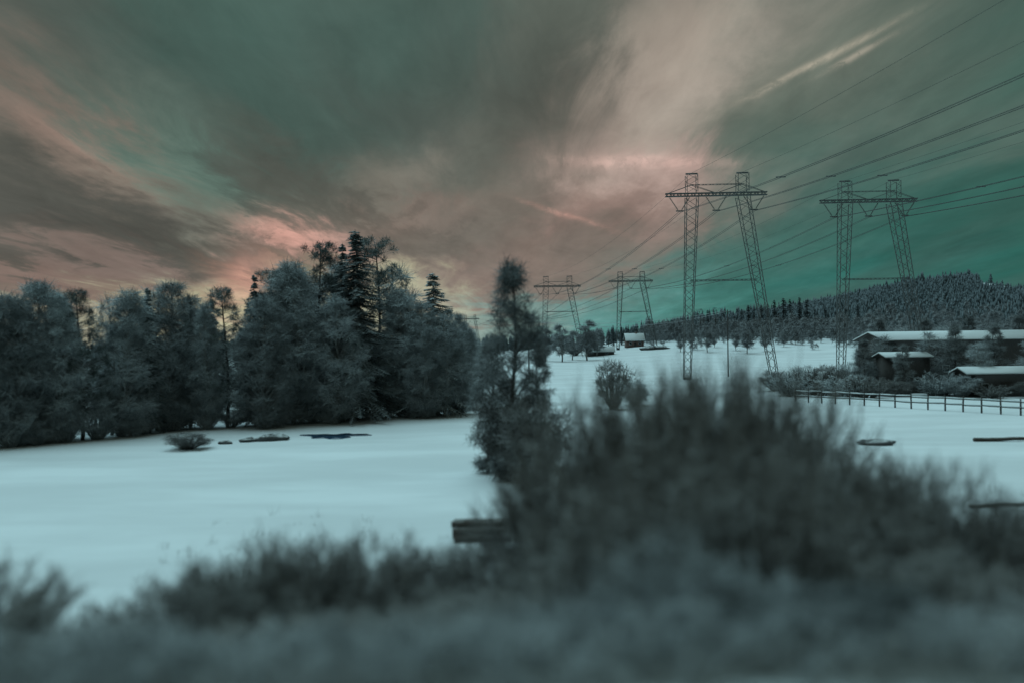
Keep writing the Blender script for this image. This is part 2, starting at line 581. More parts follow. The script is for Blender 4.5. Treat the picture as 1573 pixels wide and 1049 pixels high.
# ------------------------------------------------------------------ plants: builders
def twig_cloud(rg, centres, radii, per, length, r, up=0.25, droop=0.0):
    """twigs that spray out of clump centres"""
    c = np.repeat(centres, per, axis=0)
    rr = np.repeat(radii, per)
    N = len(c)
    d = unit(rg.normal(size=(N, 3)))
    d[:, 2] = d[:, 2] * 0.8
    s = c + d * (rr * rg.uniform(0.05, 0.9, N))[:, None]
    dirn = unit(d * 0.8 + rg.normal(size=(N, 3)) * 0.55 + np.array([0, 0, up - droop]))
    L = length * rg.uniform(0.5, 1.3, N)
    mid = s + dirn * (L * 0.55)[:, None]
    dir2 = unit(dirn + rg.normal(size=(N, 3)) * 0.35 + np.array([0, 0, -droop]))
    e = mid + dir2 * (L * 0.5)[:, None]
    mb = prisms(s, mid, r, r * 0.8)
    prisms(mid, e, r * 0.8, r * 0.25, 3, mb)
    return mb


def limb(p0, p1, r0, r1, rg, sag=0.12, n=5, sides=5, mb=None):
    t = np.linspace(0, 1, n)[:, None]
    p0, p1 = np.array(p0), np.array(p1)
    L = np.linalg.norm(p1 - p0)
    pts = p0 + (p1 - p0) * t + np.array([0, 0, sag * L]) * (np.sin(t * math.pi)) + rg.normal(size=(n, 3)) * L * 0.025 * np.sin(t * math.pi)
    return tube(pts, np.linspace(r0, r1, n), sides, mb, caps=False)


def make_birch(seed, H=12.0, wid=2.3, low=0.22, clumps=70, per=55, tw=0.75, r=0.022, lean=0.0):
    rg = np.random.default_rng(seed)
    zt = np.linspace(0, H * 0.95, 12)
    axis = np.stack([lean * zt / H + 0.25 * np.sin(zt * 0.4 + seed), 0.2 * np.cos(zt * 0.5 + seed), zt], 1)
    trunk = tube(axis, 0.16 * (1 - zt / H * 0.92) + 0.012, 7)
    crown = MB()
    zs = H * (low + (0.97 - low) * rg.uniform(0, 1, clumps) ** 1.15)
    t = (zs / H - low) / (1 - low)
    prof = wid * (np.sin(np.clip(t, 0, 1) ** 0.75 * math.pi * 0.93 + 0.15)) ** 0.7
    prof = np.where(np.isfinite(prof), prof, 0.3)
    th = rg.uniform(0, 2 * math.pi, clumps)
    rr = prof * rg.uniform(0.25, 1.0, clumps) ** 0.6
    ax = np.stack([np.interp(zs, zt, axis[:, 0]), np.interp(zs, zt, axis[:, 1]), zs], 1)
    cen = ax + np.stack([np.cos(th) * rr, np.sin(th) * rr, np.zeros(clumps)], 1)
    radii = rg.uniform(0.35, 0.85, clumps) * (0.55 + 0.5 * prof / wid) * (1.1 - 0.35 * t)
    for c, z, q in zip(cen, zs, rr):
        z0 = max(H * 0.12, z - q * 0.9 - 0.3)
        p0 = (np.interp(z0, zt, axis[:, 0]), np.interp(z0, zt, axis[:, 1]), z0)
        limb(p0, c, 0.045 * (1 - z0 / H) + 0.012, 0.008, rg, 0.05, 5, 4, trunk)
    crown.merge(twig_cloud(rg, cen, radii, per, tw, r, up=0.2, droop=0.12))
    return trunk, crown


def make_spruce(seed, H=18.0, wid=2.6, whorl=0.38, per=13, r=0.04, low=0.06, thin=0.0):
    rg = np.random.default_rng(seed)
    trunk = tube(np.stack([0.1 * np.sin(np.linspace(0, 3, 10)), np.zeros(10), np.linspace(0, H * 0.985, 10)], 1), np.linspace(0.22, 0.015, 10), 7)
    S, E, R0 = [], [], []
    z = H * low
    while z < H * 0.985:
        t = z / H
        L = wid * (1 - t) ** 0.75 * (0.75 + 0.25 * math.sin(z * 2.1 + seed)) + 0.12
        k = int(6 + 3 * (1 - t))
        for j in range(k):
            if rg.random() < thin:
                continue
            a = rg.uniform(0, 2 * math.pi)
            l = L * rg.uniform(0.6, 1.15)
            dirv = np.array([math.cos(a), math.sin(a), 0.0])
            n = max(4, int(per * (0.4 + 0.6 * l / wid)))
            u = np.linspace(0.12, 1.0, n)
            zz = z + rg.uniform(-0.15, 0.15)
            droop = (0.35 + 0.35 * (1 - t)) * l
            pts = dirv[None] * (u * l)[:, None] + np.stack([np.zeros(n), np.zeros(n), zz - droop * u ** 1.4 + 0.18 * l * u ** 3], 1)
            S.append(pts[:-1]); E.append(pts[1:]); R0.append(np.full(n - 1, r * 0.9))
            side = np.array([-dirv[1], dirv[0], 0])
            for sgn in (-1, 1):
                ln = (0.16 + 0.34 * l * (1 - u) * 0.8) * rg.uniform(0.6, 1.2, n)
                dd = dirv[None] * 0.55 + side[None] * sgn * rg.uniform(0.5, 1.0, n)[:, None] + np.stack([np.zeros(n), np.zeros(n), -rg.uniform(0.25, 0.7, n)], 1)
                S.append(pts); E.append(pts + unit(dd) * ln[:, None]); R0.append(np.full(n, r))
        z += whorl * rg.uniform(0.75, 1.25) * (0.55 + 0.45 * (1 - t))
    S, E, R0 = np.concatenate(S), np.concatenate(E), np.concatenate(R0)
    crown = prisms(S, E, R0, R0 * 0.35)
    top = prisms([[0, 0, H * 0.95]], [[0, 0, H]], 0.04, 0.01)
    crown.merge(top)
    return trunk, crown


def make_pine(seed, H=16.0, wid=2.4, low=0.35, clumps=46, per=60):
    rg = np.random.default_rng(seed)
    zt = np.linspace(0, H * 0.96, 12)
    axis = np.stack([0.3 * np.sin(zt * 0.25 + seed), 0.25 * np.cos(zt * 0.3 + seed), zt], 1)
    trunk = tube(axis, 0.2 * (1 - zt / H * 0.85), 8)
    zs = H * (low + (0.97 - low) * rg.uniform(0, 1, clumps) ** 0.8)
    t = (zs / H - low) / (1 - low)
    prof = wid * np.sqrt(np.clip(1 - (t * 1.02 - 0.25) ** 2 / 0.62, 0.05, 1))
    th = rg.uniform(0, 2 * math.pi, clumps)
    rr = prof * rg.uniform(0.2, 1.0, clumps) ** 0.7
    ax = np.stack([np.interp(zs, zt, axis[:, 0]), np.interp(zs, zt, axis[:, 1]), zs], 1)
    cen = ax + np.stack([np.cos(th) * rr, np.sin(th) * rr, 0 * th], 1)
    for c, z, q in zip(cen, zs, rr):
        z0 = max(H * 0.2, z - q * 0.35)
        p0 = (np.interp(z0, zt, axis[:, 0]), np.interp(z0, zt, axis[:, 1]), z0)
        limb(p0, c, 0.06 * (1 - z0 / H) + 0.015, 0.012, rg, 0.03, 4, 4, trunk)
    s = rg.uniform(0.4, 0.75, clumps)
    cen2 = cen.copy()
    mb = twig_cloud(rg, cen2, s * 0.85, per, 0.36, 0.018, up=0.35)
    return trunk, mb


def make_bush(seed, stems=46, twigs=26, spread=0.42, tw=0.26, r=0.006, curve=0.25):
    """leafless willow of height 1 and roughly width 1, scaled when placed"""
    rg = np.random.default_rng(seed)
    a = rg.uniform(0, 2 * math.pi, stems)
    out = spread * np.sqrt(rg.uniform(0.02, 1, stems))
    h = rg.uniform(0.72, 0.98, stems) * (1 - 0.38 * (out / spread) ** 2)
    d = np.stack([np.cos(a), np.sin(a), 0 * a], 1)
    base = d * (0.12 * rg.uniform(0, 1, stems) + out * 0.25)[:, None]
    K = 6
    u = np.linspace(0, 1, K)
    P = np.zeros((stems, K, 3))
    for k in range(K):
        P[:, k] = base + d * (out * (u[k] ** 1.3))[:, None] + np.stack([0 * a, 0 * a, h * u[k]], 1)
    P[:, 1:-1] += rg.normal(size=(stems, K - 2, 3)) * 0.018
    mb = MB()
    for k in range(K - 1):
        prisms(P[:, k], P[:, k + 1], r * 1.5 * (1 - u[k] * 0.75), r * 1.5 * (1 - u[k + 1] * 0.75), 3, mb)
    si = np.repeat(np.arange(stems), twigs)
    N = len(si)
    t = rg.uniform(0.12, 0.99, N)
    k0 = np.minimum((t * (K - 1)).astype(int), K - 2)
    f = (t * (K - 1) - k0)[:, None]
    s = P[si, k0] * (1 - f) + P[si, k0 + 1] * f
    dirn = unit(d[si] * rg.uniform(-0.2, 0.9, N)[:, None] + rg.normal(size=(N, 3)) * 0.45 + np.array([0, 0, 0.75]))
    L = tw * rg.uniform(0.4, 1.2, N) * (1.15 - 0.6 * t)
    m = s + dirn * (L * 0.5)[:, None]
    e = m + unit(dirn + rg.normal(size=(N, 3)) * 0.25 + np.array([0, 0, 0.15])) * (L * 0.55)[:, None]
    prisms(s, m, r * 0.75, r * 0.6, 3, mb)
    prisms(m, e, r * 0.6, r * 0.22, 3, mb)
    # fine side shoots
    s2 = np.concatenate([m, s * 0.4 + m * 0.6])
    d2 = unit(np.concatenate([dirn, dirn]) + rg.normal(size=(2 * N, 3)) * 0.7)
    prisms(s2, s2 + d2 * (tw * 0.38 * rg.uniform(0.4, 1.1, 2 * N))[:, None], r * 0.45, r * 0.18, 3, mb)
    return mb


def make_round(seed, clumps=90, per=44, tw=0.10, r=0.0026):
    """bushy rounded shrub, height 1 and width about 1"""
    rg = np.random.default_rng(seed)
    d = unit(rg.normal(size=(clumps, 3)))
    q = rg.uniform(0.2, 1, clumps) ** 0.5
    cen = d * q[:, None] * np.array([0.40, 0.40, 0.40]) + np.array([0, 0, 0.47])
    cen += np.stack([0.05 * np.sin(cen[:, 2] * 7 + seed), 0.05 * np.cos(cen[:, 2] * 6), 0 * q], 1)
    mb = twig_cloud(rg, cen, rg.uniform(0.06, 0.14, clumps), per, tw, r, up=0.3)
    for c in cen:
        limb((c[0] * 0.2, c[1] * 0.2, 0.0), c, 0.008, 0.003, rg, 0.03, 5, 4, mb)
    return mb


class TreeKind:
    def __init__(s, name, cat, trunk, crown, mt, mc, H):
        s.name, s.cat, s.H = name, cat, H
        s.mt = trunk.mesh(name + ' trunk', mt, True)
        s.mc = crown.mesh(name + ' crown', mc)

    def place(s, x, y, h, label, group=None, wide=1.0, z=None, rz=None):
        k = h / s.H
        zz = surf_z(x, y) if z is None else z
        o = thing(s.name, label, s.cat, (x, y, zz - 0.05), random.uniform(0, 6.28) if rz is None else rz, group, (k * wide, k * wide, k))
        link('trunk', s.mt, o)
        link('crown', s.mc, o)
        return o


BIRCH = [TreeKind('birch_tree', 'birch', *make_birch(11, 12, 2.5, 0.03, 230, 60, 0.6, 0.014), M_BIRCHBARK, M_BIRCH, 12),
         TreeKind('birch_tree', 'birch', *make_birch(12, 13, 2.1, 0.04, 210, 60, 0.6, 0.014), M_BIRCHBARK, M_BIRCH, 13),
         TreeKind('birch_tree', 'birch', *make_birch(13, 11, 2.8, 0.03, 230, 60, 0.6, 0.014, lean=0.5), M_BIRCHBARK, M_BIRCH, 11)]
LOOSE = TreeKind('birch_tree', 'birch', *make_birch(95, 12, 2.3, 0.12, 64, 46, 0.95, 0.016), M_BIRCHBARK, M_BIRCH, 12)
SPRUCE = [TreeKind('spruce_tree', 'spruce', *make_spruce(21, 18, 4.3, 0.36, 15, 0.05), M_BARK, M_SPRUCE, 18),
          TreeKind('spruce_tree', 'spruce', *make_spruce(22, 14, 3.6, 0.34, 14, 0.05), M_BARK, M_SPRUCE, 14)]
PINE = [TreeKind('pine_tree', 'pine', *make_pine(31, 16, 2.9, 0.22, 130, 60), M_BARK, M_PINE, 16),
        TreeKind('pine_tree', 'pine', *make_pine(32, 15, 2.7, 0.10, 140, 60), M_BARK, M_PINE, 15)]

# ------------------------------------------------------------------ the wood on the left
ORD = ['first', 'second', 'third', 'fourth', 'fifth', 'sixth', 'seventh', 'eighth', 'ninth', 'tenth', 'eleventh', 'twelfth',
       'thirteenth', 'fourteenth', 'fifteenth', 'sixteenth', 'seventeenth', 'eighteenth', 'nineteenth', 'twentieth',
       'twenty-first', 'twenty-second', 'twenty-third', 'twenty-fourth', 'twenty-fifth', 'twenty-sixth', 'twenty-seventh',
       'twenty-eighth', 'twenty-ninth', 'thirtieth']


def edge_base(px):
    return float(np.interp(px, [-200, 0, 120, 250, 400, 550, 720], [704, 693, 682, 664, 656, 646, 638]))


def ground_at(px, py):
    d = ray(px, py)
    Y = -CAM_H / d.z
    return d.x * Y, Y


def top_height(px, top, Y):
    return at(px, top, Y).z


def wood(kindlist, px, top, back, label, group, wide=1.0):
    x, Y = ground_at(px, edge_base(px))
    Y = Y + back
    x = X_at(px, Y)
    h = top_height(px, top, Y) - surf_z(x, Y)
    return kindlist.place(x, Y, h, label, group, wide)


G1 = 'trees along the edge of the wood'
B0, B1, B2 = BIRCH
S0, S1 = SPRUCE
P0, P1 = PINE
for k, px, top, back, wide, label in [
    (B0, -45, 452, 1.5, 1.1, 'rimed birch cut by the left edge of the picture at the snow field'),
    (B1, 22, 450, 2.0, 1.25, 'leftmost whole rimed birch in the wood edge above the snow field'),
    (B2, 66, 432, 3.5, 1.1, 'rimed birch with the tallest crown at the left end of the wood'),
    (P1, 122, 440, 2.0, 0.95, 'narrow dark pine at the left of the pale sky gap'),
    (B1, 196, 442, 1.0, 1.25, 'dense rimed birch right of the pale sky gap, left of its twin'),
    (B0, 262, 431, 2.5, 1.25, 'broad dense round-headed birch in the middle of the low left wood'),
    (P1, 345, 437, 1.5, 1.0, 'slim round-topped pine standing alone between two yellow sky gaps'),
    (P0, 418, 408, 3.0, 1.1, 'broad pine on the left shoulder of the tallest clump'),
    (B1, 452, 398, 1.0, 1.25, 'frosted birch leaning into the left flank of the tall spruces'),
    (P0, 492, 366, 4.0, 1.0, 'tall round-topped pine left of the tallest dark spruce'),
    (S0, 548, 352, 0.5, 1.45, 'tallest dark spruce with snow laden drooping branches'),
    (P0, 578, 360, 5.0, 1.05, 'pine whose airy top shows right behind the tallest spruce'),
    (B1, 612, 440, 2.0, 1.1, 'low frosted birch in the dip right of the tallest spruce'),
    (S1, 666, 418, 1.8, 1.5, 'broad cone of a frosted spruce right of the dip in the wood'),
    (B0, 706, 480, 2.0, 0.9, 'short frosted birch at the right end of the wood'),
    (B1, 92, 446, 1.5, 0.8, 'slender rimed birch between the two leftmost tall crowns'),
    (S1, 228, 440, 1.2, 0.8, 'dark narrow spruce between two dense round birches on the left'),
    (B1, 316, 462, 0.5, 0.75, 'slender low birch left of the lone slim pine'),
    (S1, 392, 420, 1.4, 0.8, 'narrow spruce at the left foot of the tallest clump'),
    (S1, 528, 372, 2.0, 0.8, 'second tallest spruce close at the left of the tallest'),
    (B1, 634, 474, 1.6, 0.8, 'slender rimed birch against the left side of the frosted cone spruce'),
    (B1, 700, 500, 1.8, 0.8, 'slender rimed birch against the right side of the frosted cone spruce'),
    (B0, 650, 462, -1.2, 1.0, 'pale rimed birch standing in front of the frosted cone spruce'),
    (LOOSE, 684, 474, -1.0, 1.2, 'open rimed birch before the right skirt of the cone spruce'),
    (LOOSE, 12, 440, 4.0, 1.2, 'airy birch whose open top shows over the leftmost tall crown'),
    (LOOSE, 84, 434, 4.5, 1.1, 'airy birch with open top beside the narrow dark pine'),
    (LOOSE, 172, 446, 3.5, 0.8, 'thin see-through birch at the right rim of the pale gap'),
    (LOOSE, 240, 433, 4.5, 1.1, 'airy birch top standing above the dense round birches'),
    (LOOSE, 290, 446, 3.5, 1.0, 'see-through birch on the right of the broad round-headed birch'),
    (LOOSE, 436, 396, 4.5, 1.2, 'airy birch top over the left flank of the tallest clump'),
    (LOOSE, 598, 398, 4.0, 1.1, 'airy birch top stepping down right of the tallest spruce'),
    (LOOSE, 626, 446, 1.0, 1.1, 'open frosted birch in the dip before the cone spruce'),
    (B2, 410, 455, -1.0, 1.0, 'bushy frosted birch in front of the broad pine'),
    (B2, 512, 455, -0.8, 1.0, 'pale bushy birch before the foot of the tallest spruce'),
]:
    wood(k, px, top, back, label, G1, wide)

# second rank: crowns that fill the wood behind its edge
i = 0
for px, top in [(-20, 470), (45, 458), (95, 462), (205, 478), (182, 505), (225, 452), (300, 470), (325, 462), (378, 500),
                (400, 446), (440, 430), (468, 420), (520, 400), (600, 450), (636, 476), (690, 472), (716, 505)]:
    k = [B0, S1, B1, P1, B2, S0][i % 6]
    nm = {'birch_tree': 'rimed birch', 'spruce_tree': 'dark spruce', 'pine_tree': 'dark pine'}[k.name]
    wood(k, px, top, random.uniform(8, 22), '%s in the second rank of the wood, %s there from the left' % (nm, ORD[i]),
         'trees deeper in the wood', random.uniform(0.95, 1.25))
    i += 1
# third rank shows only as dark filling between the trunks
for j in range(16):
    px = -60 + 50 * j + random.uniform(-10, 10)
    if 128 < px < 190:
        continue
    wood(random.choice([B0, S1, B2, S0]), px, random.uniform(490, 525), random.uniform(26, 48),
         'small dark tree glimpsed between trunks in the depth of the wood', 'trees glimpsed in the depth of the wood', 1.3)

# shrubs at the foot of the wood
BUSH = [make_bush(41, 64, 34, 0.46, 0.22, 0.0042), make_bush(42, 70, 32, 0.5, 0.22, 0.0042), make_bush(43, 58, 36, 0.42, 0.22, 0.0042), make_bush(44, 74, 30, 0.52, 0.22, 0.0042)]
BUSHM = [b.mesh('willow shrub', M_WILLOW) for b in BUSH]
BUSHD = [b.mesh('dark willow shrub', M_WILLOWD) for b in BUSH[:2]]
FAT = [make_bush(51, 40, 22, 0.5, 0.24, 0.012), make_bush(52, 46, 20, 0.48, 0.26, 0.013)]
FATM = [b.mesh('rimed shrub', M_BIRCH) for b in FAT]
FATD = FAT[0].mesh('dark rimed shrub', M_WILLOWD)
RND = [make_round(201), make_round(202, 80, 44)]
RNDM = [b.mesh('rounded shrub', M_BIRCH) for b in RND]
RNDD = [b.mesh('rounded dark shrub', M_WILLOWD) for b in RND]


def shrub(me, x, y, h, w, label, group=None, name='shrub', rz=None):
    o = link(name, me, loc=(x, y, surf_z(x, y) - 0.05))
    o.scale = (w, w, h)
    o.rotation_euler = (0, 0, random.uniform(0, 6.28) if rz is None else rz)
    return tag(o, label, 'shrub', group)


for j, px in enumerate([5, 50, 92, 138, 175, 215, 262, 308, 352, 392, 432, 474, 520, 575, 625, 668, 705]):
    x, Y = ground_at(px, edge_base(px) - 1)
    shrub(RNDM[j % 2], x, Y + random.uniform(0.3, 1.6), random.uniform(1.4, 4.6), random.uniform(2.8, 5.5),
          'low rimed shrub at the foot of the wood, %s from the left' % ORD[j], 'shrubs at the foot of the wood')
x, Y = ground_at(288, 688)
shrub(RNDD[0], x, Y, 1.5, 4.2, 'dark isolated shrub just in front of the wood on the snow')

# ------------------------------------------------------------------ middle distance plants
x, Y = X_at(785, 46), 46
h = top_height(785, 398, Y) - surf_z(x, Y)
SLIM = TreeKind('birch_tree', 'birch', *make_birch(61, 12.5, 1.9, 0.04, 110, 60, 0.6, 0.016), M_BARK, M_DUSKY, 12.5)
SLIM.place(x, Y, h, 'tall slim wispy tree rising from the round bush in the middle')
x2, Y2 = ground_at(752, 700)
SLIM.place(X_at(752, 49), 49, 8.4, 'shorter slim tree at the left of the tall wispy one', wide=1.15)
SLIM.place(X_at(828, 50), 50, 7.6, 'shorter slim tree at the right of the tall wispy one', wide=1.1)
x, Y = ground_at(822, 746)
shrub(RNDD[1], x, Y, 5.6, 5.6, 'big round dark bush in the middle at the edge of the snow field')
shrub(RNDD[0], X_at(775, 47), 47, 6.2, 4.8, 'dark bush wrapped round the foot of the slim tree')
x, Y = ground_at(942, 628)
shrub(RNDD[1], x, Y, 6.6, 5.6, 'upright dark bush standing alone on snow right of the slim tree')
x, Y = ground_at(975, 622)
shrub(RNDM[0], x, Y, 3.6, 5.0, 'low bush spreading right of the upright dark bush')
x, Y = ground_at(884, 551)
shrub(RNDD[0], x, Y, 6.0, 10.5, 'small far dome shaped bush on the white field')
x, Y = ground_at(1190, 600)
shrub(RNDD[0], x, Y, 3.6, 6.0, 'bush against the far field at the foot of the near pylon')
x, Y = ground_at(1240, 604)
shrub(RNDM[1], x, Y, 3.6, 7.0, 'wide bush right of the near pylon foot, behind the fence')
x, Y = ground_at(1300, 600)
shrub(RNDD[1], x, Y, 3.6, 6.0, 'dark bush between the fence end and the barn')

for j, (px, Y, h, w) in enumerate([(1216, 108, 3.6, 5.5), (1232, 118, 4.4, 6.0), (1252, 110, 3.8, 6.0), (1272, 116, 4.6, 6.0), (1290, 106, 3.4, 6.0), (1306, 120, 4.8, 5.5), (1326, 104, 3.2, 5.5)]):
    x = X_at(px, Y)
    shrub([FATM[0], RNDM[0], FATD, RNDD[1]][j % 4], x, Y, h, w, 'dark scrub bush between the near pylon foot and the barn, %s from the left' % ORD[j], 'scrub bushes behind the fence')

# thin grey birches across the far field
FARB = TreeKind('birch_tree', 'birch', *make_birch(71, 12, 2.2, 0.22, 60, 26, 1.0, 0.05), M_BIRCHBARK, M_HILLB, 12)
for j, (px, base, top) in enumerate([(1046, 549, 512), (1062, 547, 505), (1086, 549, 500), (1098, 547, 510), (1130, 548, 506), (1149, 549, 496),
                                     (1176, 548, 500), (1205, 546, 505), (1222, 545, 502), (1262, 544, 500), (1282, 543, 490), (1312, 543, 498)]):
    x, Y = ground_at(px, base + 2)
    FARB.place(x, Y, top_height(px, top, Y) - surf_z(x, Y), 'thin grey far birch on the white slope, %s from the left' % ORD[j],
               'thin birches across the far field', 1.2)
for j, (px, top, Y) in enumerate([(838, 505, 300), (862, 498, 290), (880, 508, 310), (902, 492, 300), (918, 505, 330)]):
    x = X_at(px, Y)
    FARB.place(x, Y, top_height(px, top, Y) - surf_z(x, Y), 'grey bushy tree left of the far cottages, %s of five from the left' % ORD[j],
               'grey trees left of the cottages', 1.5)
# frosted trees round the barn on the right
for j, (px, top, Y) in enumerate([(1330, 505, 150), (1352, 492, 165), (1384, 500, 150), (1420, 488, 170), (1452, 498, 160), (1490, 486, 170), (1530, 494, 165), (1566, 484, 160)]):
    x = X_at(px, Y)
    (LOOSE, SLIM)[j % 2].place(x, Y, top_height(px, top, Y) - surf_z(x, Y), 'frosted tree behind the dark barn, %s from the left' % ORD[j],
                       'frosted trees behind the barn', 1.3)

for j, (px, top, Y) in enumerate([(1326, 520, 118), (1352, 512, 116), (1388, 528, 108), (1428, 506, 114), (1466, 500, 112), (1500, 522, 107), (1528, 498, 113), (1590, 505, 110)]):
    x = X_at(px, Y)
    (SLIM, LOOSE)[j % 2].place(x, Y, top_height(px, top, Y) - surf_z(x, Y), 'rimed tree close in front of the barn wall, %s from the left' % ORD[j],
                             'rimed trees in front of the barn', 1.25)
for j, (px, Y, h, w) in enumerate([(1318, 112, 3.2, 5.0), (1345, 109, 2.8, 5.5), (1376, 106, 2.4, 5.0), (1440, 107, 3.4, 6.0), (1478, 104, 3.2, 5.5), (1520, 102, 2.0, 4.5), (1585, 101, 2.6, 5.0)]):
    x = X_at(px, Y)
    shrub([RNDM[0], FATD, RNDD[1], FATM[1]][j % 4], x, Y, h, w, 'rounded shrub between the fence and the barn sheds, %s from the left' % ORD[j], 'shrubs between fence and barn')

# ------------------------------------------------------------------ hill forest
FARS = TreeKind('spruce_tree', 'spruce', *make_spruce(81, 14, 2.6, 0.8, 6, 0.13), M_BARK, M_HILL, 14)
FARP = TreeKind('pine_tree', 'pine', *make_pine(82, 14, 3.2, 0.2, 30, 30), M_BARK, M_HILL, 14)
feet = []
for px, top, Y in [(942, 499, 395), (955, 502, 400), (965, 504, 390), (934, 508, 380), (1004, 494, 430), (1018, 492, 440), (1032, 491, 430), (1044, 489, 450),
                   (1066, 478, 400), (1076, 474, 410), (1088, 476, 405), (1100, 472, 400), (1108, 478, 410), (1128, 484, 430), (1140, 474, 420), (1150, 468, 410),
                   (1158, 474, 425), (1170, 468, 430), (1180, 466, 440), (1190, 460, 420), (1204, 457, 425), (1214, 459, 430), (1229, 456, 430), (1240, 460, 440),
                   (1168, 482, 410), (1196, 480, 415), (1218, 484, 415), (1252, 474, 425), (1268, 470, 430), (1284, 478, 420), (1300, 474, 430), (1318, 468, 440)]:
    feet.append((px, top, Y))
for j, (px, top, Y) in enumerate(sorted(feet)):
    x = X_at(px, Y)
    k = FARP if px in (934, 965, 1066, 1076, 1100, 1108) else FARS
    nm = 'bushy dark pine' if k is FARP else 'dark pointed spruce'
    h = top_height(px, top, Y) - surf_z(x, Y)
    if j < 4:
        lab = '%s beside the far cottages, %s of four from the left' % (nm, ORD[j])
    elif j < 4 + 28:
        lab = '%s at the foot of the hill, %s tree from the left there' % (nm, ORD[j - 4])
    k.place(x, Y, max(h, 5), lab, 'dark conifers at the foot of the hill', random.uniform(1.25, 1.7))

rg = np.random.default_rng(5)


def far_tree(x, y, z, h, w, mb, n=6, tiers=5):
    for t in range(tiers):
        z0 = z + h * (0.10 + 0.80 * t / tiers)
        z1 = z0 + h * (0.34 if t < tiers - 1 else 0.2)
        rr = w * (1 - t / tiers * 0.85)
        a = np.arange(n) * 2 * math.pi / n + rg.uniform(0, 6)
        q = rr * rg.uniform(0.55, 1.2, n)
        V = np.stack([x + q * np.cos(a), y + q * np.sin(a), z0 - rg.uniform(0, 0.12, n) * h], 1)
        V = np.concatenate([V, [[x, y, z1]]])
        mb.add(V, None, [[k, (k + 1) % n, n] for k in range(n)])


mb = MB()
cnt = 0
while cnt < 10500:
    px = rg.uniform(985, 1950)
    r_ = 405 + 675 * rg.uniform(0, 1) ** 0.8
    if px > 1506 and r_ > 830 and rg.random() < 0.96:
        continue
    lo = 425 + 15 * np.sin(px * 0.03)
    if r_ < lo:
        continue
    az_ = math.atan((px - 786.5) / FPX)
    x, y = r_ * math.sin(az_), r_ * math.cos(az_)
    h = rg.uniform(6, 13) * (1.3 if rg.random() < 0.12 else 0.9) * (0.85 + 0.25 * math.sin(px * 0.021) * math.sin(r_ * 0.013))
    far_tree(x, y, float(ground_z(x, y)) - 0.3, h, h * rg.uniform(0.14, 0.22), mb)
    cnt += 1
for _ in range(4500):
    px = rg.uniform(1200, 1950)
    r_ = rg.uniform(600, 1000)
    if px > 1506 and r_ > 800:
        continue
    az_ = math.atan((px - 786.5) / FPX)
    x, y = r_ * math.sin(az_), r_ * math.cos(az_)
    h = rg.uniform(6, 11)
    far_tree(x, y, float(ground_z(x, y)) - 0.3, h, h * rg.uniform(0.18, 0.26), mb, 5, 4)
# far wood along the horizon behind the field
for _ in range(1500):
    px = rg.uniform(-900, 985)
    r_ = rg.uniform(520, 760)
    az_ = math.atan((px - 786.5) / FPX)
    x, y = r_ * math.sin(az_), r_ * math.cos(az_)
    h = rg.uniform(9, 14)
    far_tree(x, y, float(ground_z(x, y)) - 0.3, h, h * rg.uniform(0.16, 0.26), mb)
o = kind(link('forest', mb.mesh('forest', M_HILL)), 'stuff')
tag(o, 'dense dark snow dusted forest covering the far hill', 'forest')

mb = MB()
small = make_birch(91, 9, 2.1, 0.06, 30, 15, 1.1, 0.07)[1]
for _ in range(900):
    px = rg.uniform(990, 1900)
    r_ = rg.uniform(190, 600)
    if px < 1335 and not 385 < r_ < 450:
        continue
    az_ = math.atan((px - 786.5) / FPX)
    x, y = r_ * math.sin(az_), r_ * math.cos(az_)
    s_ = rg.uniform(0.7, 1.3)
    mb.merge(small, Matrix.Translation((x, y, float(ground_z(x, y)) - 0.2)) @ Matrix.Rotation(rg.uniform(0, 6.28), 4, 'Z') @ Matrix.Diagonal((s_, s_, s_ * rg.uniform(0.8, 1.1), 1)))
for _ in range(300):
    px = rg.uniform(985, 1345)
    r_ = rg.uniform(335, 455) if rg.random() < 0.25 else rg.uniform(385, 455)
    az_ = math.atan((px - 786.5) / FPX)
    x, y = r_ * math.sin(az_), r_ * math.cos(az_)
    s_ = rg.uniform(0.6, 1.15)
    mb.merge(small, Matrix.Translation((x, y, float(ground_z(x, y)) - 0.2)) @ Matrix.Rotation(rg.uniform(0, 6.28), 4, 'Z') @ Matrix.Diagonal((s_, s_, s_ * rg.uniform(0.8, 1.1), 1)))
o = kind(link('birch_scrub', mb.mesh('birch scrub', M_HILLB)), 'stuff')
tag(o, 'grey rimed birch scrub on the lower slope of the hill', 'scrub')


